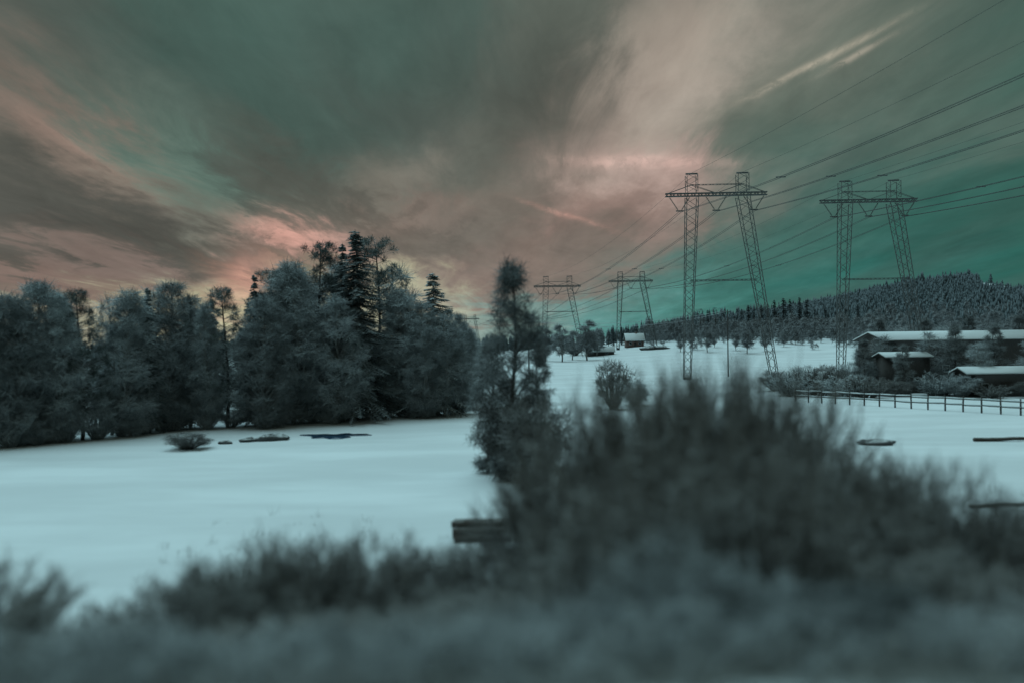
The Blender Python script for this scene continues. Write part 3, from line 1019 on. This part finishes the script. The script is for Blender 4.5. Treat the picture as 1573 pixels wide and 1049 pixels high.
# ------------------------------------------------------------------ pylons
def lattice(p0, p1, w, step, rc, rd, mb=None, w1=None):
    """four chords and zigzag bracing between two points"""
    p0, p1 = np.array(p0, float), np.array(p1, float)
    w1 = w if w1 is None else w1
    d = unit((p1 - p0)[None])[0]
    ref = np.array([0, 1.0, 0])
    a = unit(np.cross(d, ref)[None])[0]
    b = np.cross(a, d)
    L = np.linalg.norm(p1 - p0)
    n = max(2, int(round(L / step)))
    t = np.linspace(0, 1, n + 1)
    ww = (w + (w1 - w) * t) / 2
    cs = []
    for sa, sb in ((1, 1), (1, -1), (-1, -1), (-1, 1)):
        cs.append(p0 + (p1 - p0) * t[:, None] + (sa * a + sb * b) * ww[:, None])
    S, E, RR = [], [], []
    for k in range(4):
        S.append(cs[k][:-1]); E.append(cs[k][1:]); RR.append(np.full(n, rc))
        m = (k + 1) % 4
        odd = (np.arange(n) % 2 == 1)[:, None]
        S.append(np.where(odd, cs[k][:-1], cs[m][:-1])); E.append(np.where(odd, cs[m][1:], cs[k][1:])); RR.append(np.full(n, rd))
    S, E, RR = np.concatenate(S), np.concatenate(E), np.concatenate(RR)
    return prisms(S, E, RR, RR, 4, mb)


WID = 20.0
PHX = (-0.36, 0.0, 0.37)
PKX = (-0.24, 0.26)


def rods(pairs, r, n=4):
    return prisms([p[0] for p in pairs], [p[1] for p in pairs], r, r, n)


def disc_string(p0, p1):
    p0, p1 = np.array(p0, float), np.array(p1, float)
    n = 15
    t = np.repeat(np.linspace(0.06, 0.94, n), 3)
    off = np.tile([-0.02, 0.0, 0.02], n)
    t = np.clip(t + off, 0, 1)
    r = np.tile([0.05, 0.17, 0.05], n)
    t = np.concatenate([[0], t, [1]])
    r = np.concatenate([[0.03], r, [0.03]])
    return tube(p0 + (p1 - p0) * t[:, None], r, 7)


def build_pylon(Z, tie_z, label, loc, rz, fat=1.0):
    o = thing('transmission_pylon', label, 'pylon', loc, rz, 'portal pylons of the two power lines')
    xl, xr = PKX[0] * WID, PKX[1] * WID
    bl, br = -0.31 * WID, 0.55 * WID
    f = fat
    # legs run on above the beam as peaks
    for xt, xb in ((xl, bl), (xr, br)):
        link('leg', lattice((xb, 0, 0), (xt, 0, Z - 0.45), 1.3, 1.5, 0.085 * f, 0.05 * f, w1=2.3).mesh('leg', M_STEEL), o)
        pk = link('peak', lattice((xt, 0, Z + 0.45), (xt, 0, Z + 4.0), 2.1, 1.1, 0.065 * f, 0.045 * f).mesh('peak', M_STEEL), o)
        link('peak_cap', box(xt - 1.15, xt + 1.15, -0.12, 0.12, Z + 4.02, Z + 4.3).mesh('peak cap', M_STEEL), o)
        link('footing', box(xb - 0.7, xb + 0.7, -0.7, 0.7, -0.6, 0.35).mesh('footing', M_ROCK), o)
    beam = lattice((-WID / 2, 0, Z), (WID / 2, 0, Z), 0.55, 0.7, 0.13 * f, 0.075 * f)
    link('crossarm', beam.mesh('crossarm', M_STEEL), o)
    Zb = Z + 1.95
    tie = lattice((xl - 0.2, 0, Zb), (xr + 0.2, 0, Zb), 0.18, 0.7, 0.035 * f, 0.02 * f)
    link('peak_tie', tie.mesh('peak tie', M_STEEL), o)
    prs = []
    for s in (-0.45, 0.45):
        prs += [((xl, s, Zb), (-WID / 2 + 0.4, s * 0.4, Z + 0.3)), ((xl, s, Zb), (-0.2, s * 0.4, Z + 0.3)),
                ((xr, s, Zb), (0.2, s * 0.4, Z + 0.3)), ((xr, s, Zb), (WID / 2 - 0.4, s * 0.4, Z + 0.3))]
    link('stay_brace', rods(prs, 0.055 * f).mesh('stay brace', M_STEEL), o)
    k = (Z - tie_z) / Z
    xa, xb2 = xl + (bl - xl) * k, xr + (br - xr) * k
    link('leg_tie', lattice((xa, 0, tie_z), (xb2, 0, tie_z), 0.26, 0.9, 0.06 * f, 0.03 * f).mesh('leg tie', M_STEEL), o)
    for u in PHX:
        x = u * WID
        for s in (-1, 1):
            link('insulator_string', disc_string((x + s * 2.0, 0, Z - 0.45), (x + s * 0.35, 0, Z - 3.0)).mesh('insulator string', M_GLASSI, True), o)
        link('yoke', box(x - 0.75, x + 0.75, -0.06, 0.06, Z - 3.28, Z - 3.05).mesh('yoke', M_STEEL), o)
    return o


def base_of(px_mid, beam_y, Y):
    p = at(px_mid, beam_y, Y)
    z0 = surf_z(p.x, Y)
    return (p.x, Y, z0), p.z - z0


RZP = R(-2)
PYL = {}
for key, pxm, by, Y, tie_y, lab, fat in [
    ('A', 1100, 299, 158, 431, 'nearest and tallest portal pylon, standing left of its twin before the hill', 1.0),
    ('B', 1334, 309, 166, 429, 'large portal pylon at the right in front of the forested hill', 1.0),
    ('C', 856, 440, 338, 479, 'small far portal pylon just right of the slim wispy tree', 1.35),
    ('D', 969, 432, 362, 479, 'small far portal pylon left of the nearest one, above the cottages', 1.35),
    ('E', 778, 478, 525, 500, 'tiny far portal pylon almost hidden by the slim tree', 1.6),
    ('F', 722, 490, 860, 506, 'tiniest distant portal pylon in the sky gap left of the slim tree', 2.2)]:
    loc, Z = base_of(pxm, by, Y)
    tie = at(pxm, tie_y, Y).z - loc[2]
    build_pylon(Z, tie, lab, loc, RZP, fat)
    PYL[key] = (loc, Z)


def hang(key, xoff, zoff):
    loc, Z = PYL[key]
    c, s = math.cos(RZP), math.sin(RZP)
    return np.array([loc[0] + xoff * c, loc[1] + xoff * s, loc[2] + Z + zoff])


def span(p, q, sag, n=36):
    t = np.linspace(0, 1, n)[:, None]
    return p + (q - p) * t - np.array([0, 0, sag]) * 4 * t * (1 - t)


# next supports of the two lines lie behind the viewer
NEAR = {'A': np.array([21.0, -182.0, 0.0]), 'B': np.array([20.0, -190.0, 0.0])}
for line, keys, nm in (('A', ['F', 'E', 'C', 'A'], 'left'), ('B', ['D', 'B'], 'right')):
    for u, where in zip(PHX, ('left', 'middle', 'right')):
        P = [hang(k, u * WID, -3.4) for k in keys]
        if line == 'B':
            far = hang('E', u * WID, -3.4) + np.array([9.0, 40.0, -1.0])
            P = [far] + P
        P.append(P[-1] + NEAR[line])
        pts = np.concatenate([span(P[i], P[i + 1], 4.5 if i < len(P) - 2 else 3.0) for i in range(len(P) - 1)])
        keep = np.concatenate([[True], np.linalg.norm(np.diff(pts, axis=0), axis=1) > 0.01])
        pts = pts[keep]
        mbw = MB()
        for s in (-0.26, 0.26):
            tube(pts + np.array([s, 0, 0]), 0.042, 5, mbw)
        o = link('conductor', mbw.mesh('conductor', M_WIRE))
        tag(o, 'twin %s conductor of the %s power line, under the crossarms' % (where, nm), 'power cable', 'conductors of the power lines')
        for dist in (44.0, 92.0, -60.0):
            ya = PYL[line][0][1] - dist
            c = np.array([np.interp(-ya, -pts[:, 1], pts[:, j]) for j in range(3)])
            link('spacer', box(c[0] - 0.7, c[0] + 0.7, c[1] - 0.06, c[1] + 0.06, c[2] - 0.07, c[2] + 0.07).mesh('spacer', M_STEEL), o)
    for u, where in zip(PKX, ('left', 'right')):
        P = [hang(k, u * WID, 4.3) for k in keys]
        if line == 'B':
            P = [hang('E', u * WID, 4.3) + np.array([9.0, 40.0, -1.0])] + P
        P.append(P[-1] + NEAR[line])
        pts = np.concatenate([span(P[i], P[i + 1], 3.5 if i < len(P) - 2 else 2.0)[:-1] for i in range(len(P) - 1)] + [P[-1][None]])
        o = link('earth_wire', tube(pts, 0.022, 5).mesh('earth wire', M_WIRE))
        tag(o, 'thin %s earth wire along the pylon peaks of the %s power line' % (where, nm), 'power cable', 'earth wires of the power lines')

# ------------------------------------------------------------------ low village power line with rimed wires
poles = []
for px, top, Y, lab in [(812, 492, 150, 'wooden line pole hidden by the slim tree'), (1118, 476, 165, 'wooden line pole before the hill foot, right of the near pylon leg')]:
    x = X_at(px, Y)
    z0 = surf_z(x, Y)
    h = top_height(px, top, Y) - z0
    o = thing('utility_pole', lab, 'utility pole', (x, Y, z0), 0.1, 'wooden poles of the village line')
    link('post', tube([(0, 0, -0.3), (0, 0, h * 0.5), (0, 0, h)], [0.13, 0.115, 0.095], 9).mesh('post', M_TIMBER, True), o)
    link('crossarm', box(-0.55, 0.55, 0.1, 0.2, h - 0.55, h - 0.42).mesh('crossarm', M_TIMBER), o)
    for s in (-0.5, 0.5):
        link('insulator', tube([(s, 0.15, h - 0.42), (s, 0.15, h - 0.34), (s, 0.15, h - 0.22)], [0.03, 0.07, 0.04], 8).mesh('insulator', M_GLASSI, True), o)
    poles.append(np.array([x, Y + 0.15, z0 + h]))
for j, (s, dz_) in enumerate(((-0.5, -0.2), (0.5, -0.2))):
    a_, b_ = poles[0] + np.array([s, 0, dz_]), poles[1] + np.array([s, 0, dz_])
    o = link('line_wire', tube(span(a_, b_, 1.3 + 0.7 * j), 0.03, 5).mesh('line wire', M_WIREF))
    tag(o, ('upper' if j == 0 else 'lower, slacker') + ' rimed wire strung between the two wooden poles', 'power cable', 'wires of the village line')


# ------------------------------------------------------------------ buildings
def gable_house(name, label, x0, x1, y0, y1, zb, eave, ridge, wallm, windows, door=None, over=0.5, snow=0.35, cat='house', chimney=False, group=None):
    """ridge along x; every part a mesh of its own"""
    o = thing(name, label, cat, ((x0 + x1) / 2, (y0 + y1) / 2, zb), 0, group)
    hx, hy = (x1 - x0) / 2, (y1 - y0) / 2
    m = box(-hx, hx, -hy, hy, -0.3, eave)
    m.add([(-hx, -hy, eave), (-hx, hy, eave), (-hx, 0, ridge)], None, [[0, 2, 1]])
    m.add([(hx, -hy, eave), (hx, hy, eave), (hx, 0, ridge)], None, [[0, 1, 2]])
    link('wall', m.mesh('wall', wallm), o)
    sl = (ridge - eave) / hy
    t = 0.12

    def slab(off, th, ov, mat, nm):
        mb = MB()
        for s in (-1, 1):
            ye = s * (hy + ov)
            ze = eave - sl * ov
            V = []
            for xx in (-hx - ov, hx + ov):
                V += [(xx, 0, ridge + off), (xx, ye, ze + off), (xx, ye, ze + off + th), (xx, 0, ridge + off + th)]
            Q = [(0, 1, 2, 3), (4, 7, 6, 5), (0, 4, 5, 1), (3, 2, 6, 7), (1, 5, 6, 2)]
            if s < 0:
                Q = [q[::-1] for q in Q]
            mb.add(V, Q)
        return mb.mesh(nm, mat)
    rf = link('roof', slab(0.01, t, over, M_TIMBER, 'roof'), o)
    link('roof_snow', slab(0.01 + t + 0.004, snow, over - 0.06, M_ROOFSNOW, 'roof snow'), rf)
    if chimney:
        link('chimney', box(0.6, 1.3, -0.35, 0.35, ridge - 0.5, ridge + 1.2).mesh('chimney', M_PAINT), rf)
    for wx, wz, ww, wh in windows:
        fr = MB()
        a, bq = wx - ww / 2, wx + ww / 2
        f = 0.09
        yf = -hy - 0.05
        box(a, bq, yf, -hy - 0.003, wz - f, wz, fr); box(a, bq, yf, -hy - 0.003, wz + wh, wz + wh + f, fr)
        box(a - f, a, yf, -hy - 0.003, wz - f, wz + wh + f, fr); box(bq, bq + f, yf, -hy - 0.003, wz - f, wz + wh + f, fr)
        wo_ = link('window', fr.mesh('window frame', M_WIREF), o)
        link('pane', box(a, bq, -hy - 0.03, -hy - 0.006, wz, wz + wh).mesh('pane', M_WINDOW), wo_)
    if door:
        dx_, dw, dh = door
        d_ = link('door', box(dx_ - dw / 2, dx_ + dw / 2, -hy - 0.05, -hy - 0.004, 0.05, dh).mesh('door', M_TIMBER), o)
        link('handle', box(dx_ + dw * 0.35, dx_ + dw * 0.42, -hy - 0.09, -hy - 0.052, dh * 0.42, dh * 0.5).mesh('handle', M_STEEL), d_)
    return o


# the two cottages far off
for px, base, w, lab, wm in [(974, 522, 8, 'small far cottage with a white snow roof behind the snowy slope', M_PAINT),
                             (922, 532, 11, 'low far shed with snow roof left of the cottage', M_TIMBER)]:
    Y = 372 if px > 950 else 335
    x = X_at(px, Y)
    z = surf_z(x, Y)
    if px > 950:
        gable_house('cottage', lab, x - w / 2, x + w / 2, Y - 3.5, Y + 3.5, z, 3.0, 5.6, wm, [(-2.2, 1.0, 1.1, 1.2), (2.2, 1.0, 1.1, 1.2)], (0, 1.0, 2.1), 0.6, 0.5, 'house', True)
    else:
        gable_house('shed', lab, x - w / 2, x + w / 2, Y - 2.5, Y + 2.5, z, 1.6, 3.2, wm, [(2.5, 0.7, 0.9, 0.6)], (-1.5, 1.2, 1.5), 0.5, 0.45, 'shed')

# the barn at the right with its lean-to sheds
Yb = 122
xL, xR_ = X_at(1362, Yb), X_at(1362, Yb) + 26
gable_house('barn', 'long dark timber barn with snow on its roof at the right edge', xL, xR_, Yb, Yb + 10, surf_z(xL + 10, Yb),
            7.2, 8.3, M_TIMBER, [(-9, 2.4, 1.0, 0.9), (-4, 2.4, 1.0, 0.9), (6, 2.4, 1.0, 0.9)], (1, 3.0, 3.4), 0.7, 0.16, 'barn')
Y = 112
x = X_at(1395, Y)
gable_house('shed', 'small dark shed with snow roof in front of the barn left end', x - 3.0, x + 3.0, Y, Y + 3.5, surf_z(x, Y), 5.0, 5.5, M_TIMBER, [(1.2, 1.4, 0.8, 0.7)], (-1.2, 1.0, 2.0), 0.45, 0.16, 'shed')
Y = 104
x = X_at(1545, Y)
gable_house('shed', 'low wide shed with thick snow roof right of the small shed', x - 5.0, x + 5.0, Y, Y + 3.5, surf_z(x, Y), 3.0, 3.6, M_TIMBER, [(-2.8, 1.0, 0.8, 0.7), (2.8, 1.0, 0.8, 0.7)], (0, 1.6, 1.95), 0.45, 0.2, 'shed')

# snow topped rail fence
f0 = np.array(ground_at(1222, 617))
f1 = np.array(ground_at(1600, 640))
fo = thing('fence', 'rail fence with snow on its rails before the barn', 'fence', (f0[0], f0[1], 0))
n = 15
pts = np.stack([f0 + (f1 - f0) * t for t in np.linspace(0, 1, n + 1)])
pz = np.array([surf_z(*p) for p in pts])
for p, z in zip(pts, pz):
    lx, ly = p - f0
    link('post', tube([(lx, ly, z - 0.3), (lx, ly, z + 0.8), (lx + rg.normal() * 0.03, ly, z + 1.65)], [0.09, 0.085, 0.075], 7).mesh('post', M_TIMBER, True), fo)
for i in range(n):
    for hz in (0.75, 1.35):
        a = np.array([*(pts[i] - f0), pz[i] + hz + rg.normal() * 0.03]) + np.array([0, -0.09, 0])
        b = np.array([*(pts[i + 1] - f0), pz[i + 1] + hz + rg.normal() * 0.03]) + np.array([0, -0.09, 0])
        rl = link('rail', tube([a, (a + b) / 2 + np.array([0, 0, -0.02]), b], 0.055, 6).mesh('rail', M_TIMBER, True), fo)
        c = np.array([0, 0, 0.085])
        link('rail_snow', tube([a * 0.97 + b * 0.03 + c, (a + b) / 2 + c * 1.1, a * 0.03 + b * 0.97 + c], [0.05, 0.075, 0.05], 6).mesh('rail snow', M_ROOFSNOW, True), rl)


# ------------------------------------------------------------------ small things on the snow
def rock(seed, sx, sy, sz):
    rg2 = np.random.default_rng(seed)
    nu, nv = 14, 8
    V = []
    for j in range(nv + 1):
        ph = math.pi * j / nv
        for k in range(nu):
            a = 2 * math.pi * k / nu
            q = 1 + 0.22 * math.sin(2.3 * a + seed) * math.sin(ph) + 0.12 * rg2.normal()
            V.append((sx * q * math.cos(a) * math.sin(ph), sy * q * math.sin(a) * math.sin(ph), sz * (0.35 + q * math.cos(ph))))
    Q = [[j * nu + k, (j + 1) * nu + k, (j + 1) * nu + (k + 1) % nu, j * nu + (k + 1) % nu] for j in range(nv) for k in range(nu)]
    return MB().add(V, Q)


for px, py, w, h, lab in [(420, 675, 1.4, 0.4, 'low dark rock in the snow beside the blue ice patch'),
                          (382, 677, 0.7, 0.25, 'small dark rock left of the low rock by the ice'),
                          (346, 680, 0.5, 0.2, 'smallest dark stone at the left of the rocks by the wood'),
                          (1347, 683, 1.2, 0.3, 'dark flat rock on the snow below the fence'),
                          (995, 533, 3.2, 1.0, 'left dark boulder on the far white slope'),
                          (1014, 532, 3.4, 1.1, 'right dark boulder on the far white slope')]:
    if py > 600:
        x, Y = ground_at(px, py)
    else:
        Y = 345
        x = X_at(px, Y)
    o = link('rock', rock(px, w, w * 0.6, h).mesh('rock', M_ROCK, True), loc=(x, Y, surf_z(x, Y)))
    tag(o, lab, 'rock', 'dark rocks on the snow')

x, Y = ground_at(515, 669)
a = np.linspace(0, 2 * math.pi, 40, endpoint=False)
q = 0.85 + 0.2 * np.sin(3 * a) + 0.14 * np.sin(5 * a + 1) + 0.1 * np.sin(9 * a + 2)
gzv = [surf_z(x + 3 * math.cos(t), Y + 2 * math.sin(t)) for t in a]
zz = float(np.mean(gzv)) + 0.03
V = np.stack([3.0 * q * np.cos(a), 2.2 * q * np.sin(a), 0 * a], 1)
V = np.concatenate([V, V * np.array([1.1, 1.1, 1]) + np.array([0, 0, -0.35]), [[0, 0, 0]]])
mbp = MB().add(V, [[k, 40 + k, 40 + (k + 1) % 40, (k + 1) % 40] for k in range(40)], [[80, k, (k + 1) % 40] for k in range(40)])
kind(link('ice', mbp.mesh('ice', M_ICE), loc=(x, Y, zz)), 'structure', 'blue patch of wet ice at the edge of the wood')

# log pile on the snow before the thicket
x, Y = ground_at(740, 826)
lp = thing('log_pile', 'low pile of dark logs on the snow at the edge of the thicket', 'log pile', (x, Y, surf_z(x, Y)), R(3))
k = 0
for row, cnt in enumerate((4, 3, 2)):
    for c in range(cnt):
        r_ = 0.15 + 0.012 * rg.normal()
        yy = (c - (cnt - 1) / 2) * 0.31
        zz = 0.14 + row * 0.265
        off = rg.normal() * 0.09
        L = 1.12 + rg.normal() * 0.05
        lg = link('log', tube([(-L + off, yy, zz), (-L * 0.3 + off, yy + 0.01, zz + 0.01), (L * 0.4 + off, yy, zz - 0.005), (L + off, yy, zz)], [r_, r_ * 0.97, r_ * 0.95, r_ * 0.92], 12).mesh('log', M_LOG, True), lp)
        for s, rr in ((-1, r_), (1, r_ * 0.92)):
            xe = s * (L + 0.004) + off
            link('cut_end', tube([(xe, yy, zz), (xe + s * 0.012, yy, zz)], rr * 0.86, 12).mesh('cut end', M_CUT), lg)
# dark fallen trunks at the right
for px0, y0, px1, y1, r_, lab in [(1496, 677, 1620, 668, 0.16, 'dark bare log lying on the snow at the right edge'),
                                  (1490, 780, 1640, 768, 0.10, 'thin dark pole lying on the bank at the right edge')]:
    a_ = ground_at(px0, y0)
    b_ = ground_at(px1, y0 - (y0 - y1) * 0.3)
    A = np.array([a_[0], a_[1], surf_z(*a_) + r_ * 0.8])
    B = np.array([b_[0], b_[1], surf_z(*b_) + r_ * 0.8 + 0.1])
    t = np.linspace(0, 1, 7)[:, None]
    o = link('fallen_log', tube(A + (B - A) * t + rg.normal(size=(7, 3)) * 0.02, np.linspace(r_, r_ * 0.7, 7), 10).mesh('fallen log', M_LOG, True))
    tag(o, lab, 'log', 'fallen logs at the right')

# ------------------------------------------------------------------ thicket on the bank
ROWS = {
    'left': [(-52, 850, 12.5), (2, 890, 12), (268, 890, 12.5), (312, 862, 13), (366, 832, 13.5), (422, 804, 14), (476, 800, 14), (540, 814, 14), (604, 814, 14.5), (668, 815, 15), (742, 824, 15)],
    'tall': [(806, 812, 15.5), (850, 728, 16), (890, 656, 16.5), (930, 614, 17), (972, 584, 17), (1018, 574, 18.5), (1052, 570, 17.5), (1082, 566, 19), (1108, 564, 17.5), (1140, 564, 18.5), (1168, 566, 17.5), (1204, 596, 17)],
    'right': [(1248, 640, 16), (1302, 664, 15.5), (1360, 678, 15), (1424, 694, 14.5), (1488, 732, 14), (1552, 754, 14), (1620, 768, 14)],
}
DESC = {'left': 'low leafless shrub on the bank left of the tall willows, %s from the left',
        'tall': 'tall leafless willow in the dense central thicket, %s from the left',
        'right': 'mid height leafless shrub in the thicket sloping down to the right, %s'}
for key, L in ROWS.items():
    for j, (px, top, Y) in enumerate(L):
        x = X_at(px, Y)
        h = top_height(px, top, Y) - surf_z(x, Y)
        h = max(h, 0.8)
        w = {'left': 2.1, 'tall': 3.0, 'right': 2.4}[key] * random.uniform(0.95, 1.2)
        shrub(random.choice(BUSHM + BUSHD[:1]), x, Y, h * (1.14 if key == 'tall' else 1.05), w, DESC[key] % ORD[j], 'leafless shrubs outlining the thicket', 'willow_shrub')

M_JUNI = mat_frost('juniper needles', (0.045, 0.055, 0.054), frost=(0.5, 0.56, 0.58), lo=0.2, hi=1.0, amount=0.4)
JUN = make_round(301, 100, 60, 0.09, 0.004).mesh('juniper', M_JUNI)
for j, (px, py, Y, w, h, lab) in enumerate([(1120, 905, 8.2, 1.0, 0.9, 'dark low juniper at the left of three near the bottom right'),
                                         (1225, 900, 8.0, 1.3, 1.0, 'broad dark juniper in the middle of three near the bottom right'),
                                         (1340, 885, 8.2, 1.1, 1.0, 'dark juniper at the right of three near the bottom right')]):
    x = X_at(px, Y)
    z = at(px, py + 5, Y).z
    shrub(JUN, x, Y, max(0.6, z - surf_z(x, Y)), w * 1.9, lab, 'dark junipers near the bottom right', 'juniper')

# the tangle in front of them, which nobody could count
mb = MB()
mbr = MB()
lite = [make_bush(s, 34, 20, 0.5, 0.3, 0.0075) for s in (101, 102, 103)]
outline = [(p, t + (18 if p < 800 or p > 1230 else 0)) for L in ROWS.values() for p, t, _ in L]
op = np.array([p for p, _ in outline]); ot = np.array([t for _, t in outline])
for Y, add, step in ((13.0, 70, 62), (10.8, 120, 70), (8.8, 185, 80), (7.2, 240, 95)):
    for px in np.arange(235 if Y > 9 else 60, 1700, step):
        px = px + rg.uniform(-20, 20)
        top = np.interp(px, op, ot) + add * rg.uniform(0.75, 1.25) + (70 if Y < 10 and px > 820 else 0)
        if 1000 < px < 1250 and Y > 9:
            top -= 30
        if 50 < px < 250:
            top = max(top, 985)
            if Y > 9:
                continue
        top = min(top, 1010)
        if Y < 8 and rg.random() < 0.55:
            continue
        x = X_at(px, Y)
        z = surf_z(x, Y)
        h = top_height(px, top, Y) - z
        if Y < 8 and 1120 < px < 1360 and rg.random() < 0.5:
            continue
        if h < 0.45:
            h = rg.uniform(0.45, 0.8)
        w = rg.uniform(1.3, 2.0) * (0.75 if Y < 9 else 1)
        (mbr if Y < 10 else mb).merge(lite[int(rg.integers(3))], Matrix.Translation((x, Y, z - 0.05)) @ Matrix.Rotation(rg.uniform(0, 6.28), 4, 'Z') @ Matrix.Diagonal((w, w, h, 1)))
o = kind(link('undergrowth', mb.mesh('undergrowth', M_WILLOW)), 'stuff')
tag(o, 'tangle of leafless twigs covering the near slope of the bank', 'undergrowth')
o = kind(link('rimed_undergrowth', mbr.mesh('rimed undergrowth', M_RIMED)), 'stuff')
tag(o, 'rimed pale twigs along the bottom of the picture, nearest on the bank', 'undergrowth')

# frosted dead grass
N = 26000
gy_ = rg.uniform(4.6, 23, N)
gx_ = rg.uniform(-0.75, 0.75, N) * (gy_ + 1.5)
pxs = 786.5 + FPX * gx_ / gy_
keep = ~((pxs > 30) & (pxs < 250) & (gy_ > 13.5) & (rg.random(N) < 0.93))
gx_, gy_ = gx_[keep], gy_[keep]
clump = 0.5 * vnoise(gx_ * 3, gy_ * 3, 1.0, 9) + 0.7 * np.sin(gy_ * 5.2 + 1.3 * np.sin(gx_ * 0.35) + 0.5 * np.sin(gx_ * 1.1))
sel = clump + rg.normal(size=len(gx_)) * 0.4 > -0.25
gx_, gy_ = gx_[sel], gy_[sel]
gz_ = np.maximum(bank_z(gx_, gy_), 0.0)
Ng = len(gx_)
b0 = np.stack([gx_, gy_, gz_ - 0.03], 1)
lean = rg.normal(size=(Ng, 3)) * 0.35
lean[:, 2] = 1
L = rg.uniform(0.2, 0.6, Ng)
mid = b0 + unit(lean) * (L * 0.6)[:, None]
lean2 = lean + rg.normal(size=(Ng, 3)) * 0.5 + np.array([0.25, 0, -0.45])
e = mid + unit(lean2) * (L * 0.5)[:, None]
mb = prisms(b0, mid, 0.006, 0.005)
prisms(mid, e, 0.005, 0.0015, 3, mb)
# stalks that poke through the snow of the field near the thicket
N = 150
cc = rg.uniform(0, 1, (14, 2))
ci = rg.integers(0, 14, N)
tx = -26 + 52 * cc[ci, 0] + rg.normal(size=N) * 2.6
ty = np.maximum(23.5 + 30 * cc[ci, 1] ** 1.8 + rg.normal(size=N) * 1.2, 23.3)
per = 9
bx = np.repeat(tx, per) + rg.normal(size=N * per) * 0.16
by = np.repeat(ty, per) + rg.normal(size=N * per) * 0.16
bz = ground_z(bx, by) - 0.14
hh = np.repeat(rg.uniform(0.2, 0.5, N), per) * rg.uniform(0.5, 1.1, N * per)
b0 = np.stack([bx, by, bz], 1)
ln = rg.normal(size=(N * per, 3)) * 0.3
ln[:, 2] = 1
e0 = b0 + unit(ln) * hh[:, None]
prisms(b0, e0, 0.006, 0.004, 3, mb)
prisms(e0, e0 + unit(ln + rg.normal(size=(N * per, 3)) * 0.6 + np.array([0.3, 0, -0.5])) * (hh * 0.45)[:, None], 0.004, 0.0015, 3, mb)
o = kind(link('dead_grass', mb.mesh('dead grass', M_GRASS)), 'stuff')
tag(o, 'frosted dead grass growing through snow on the bank and near field', 'grass')
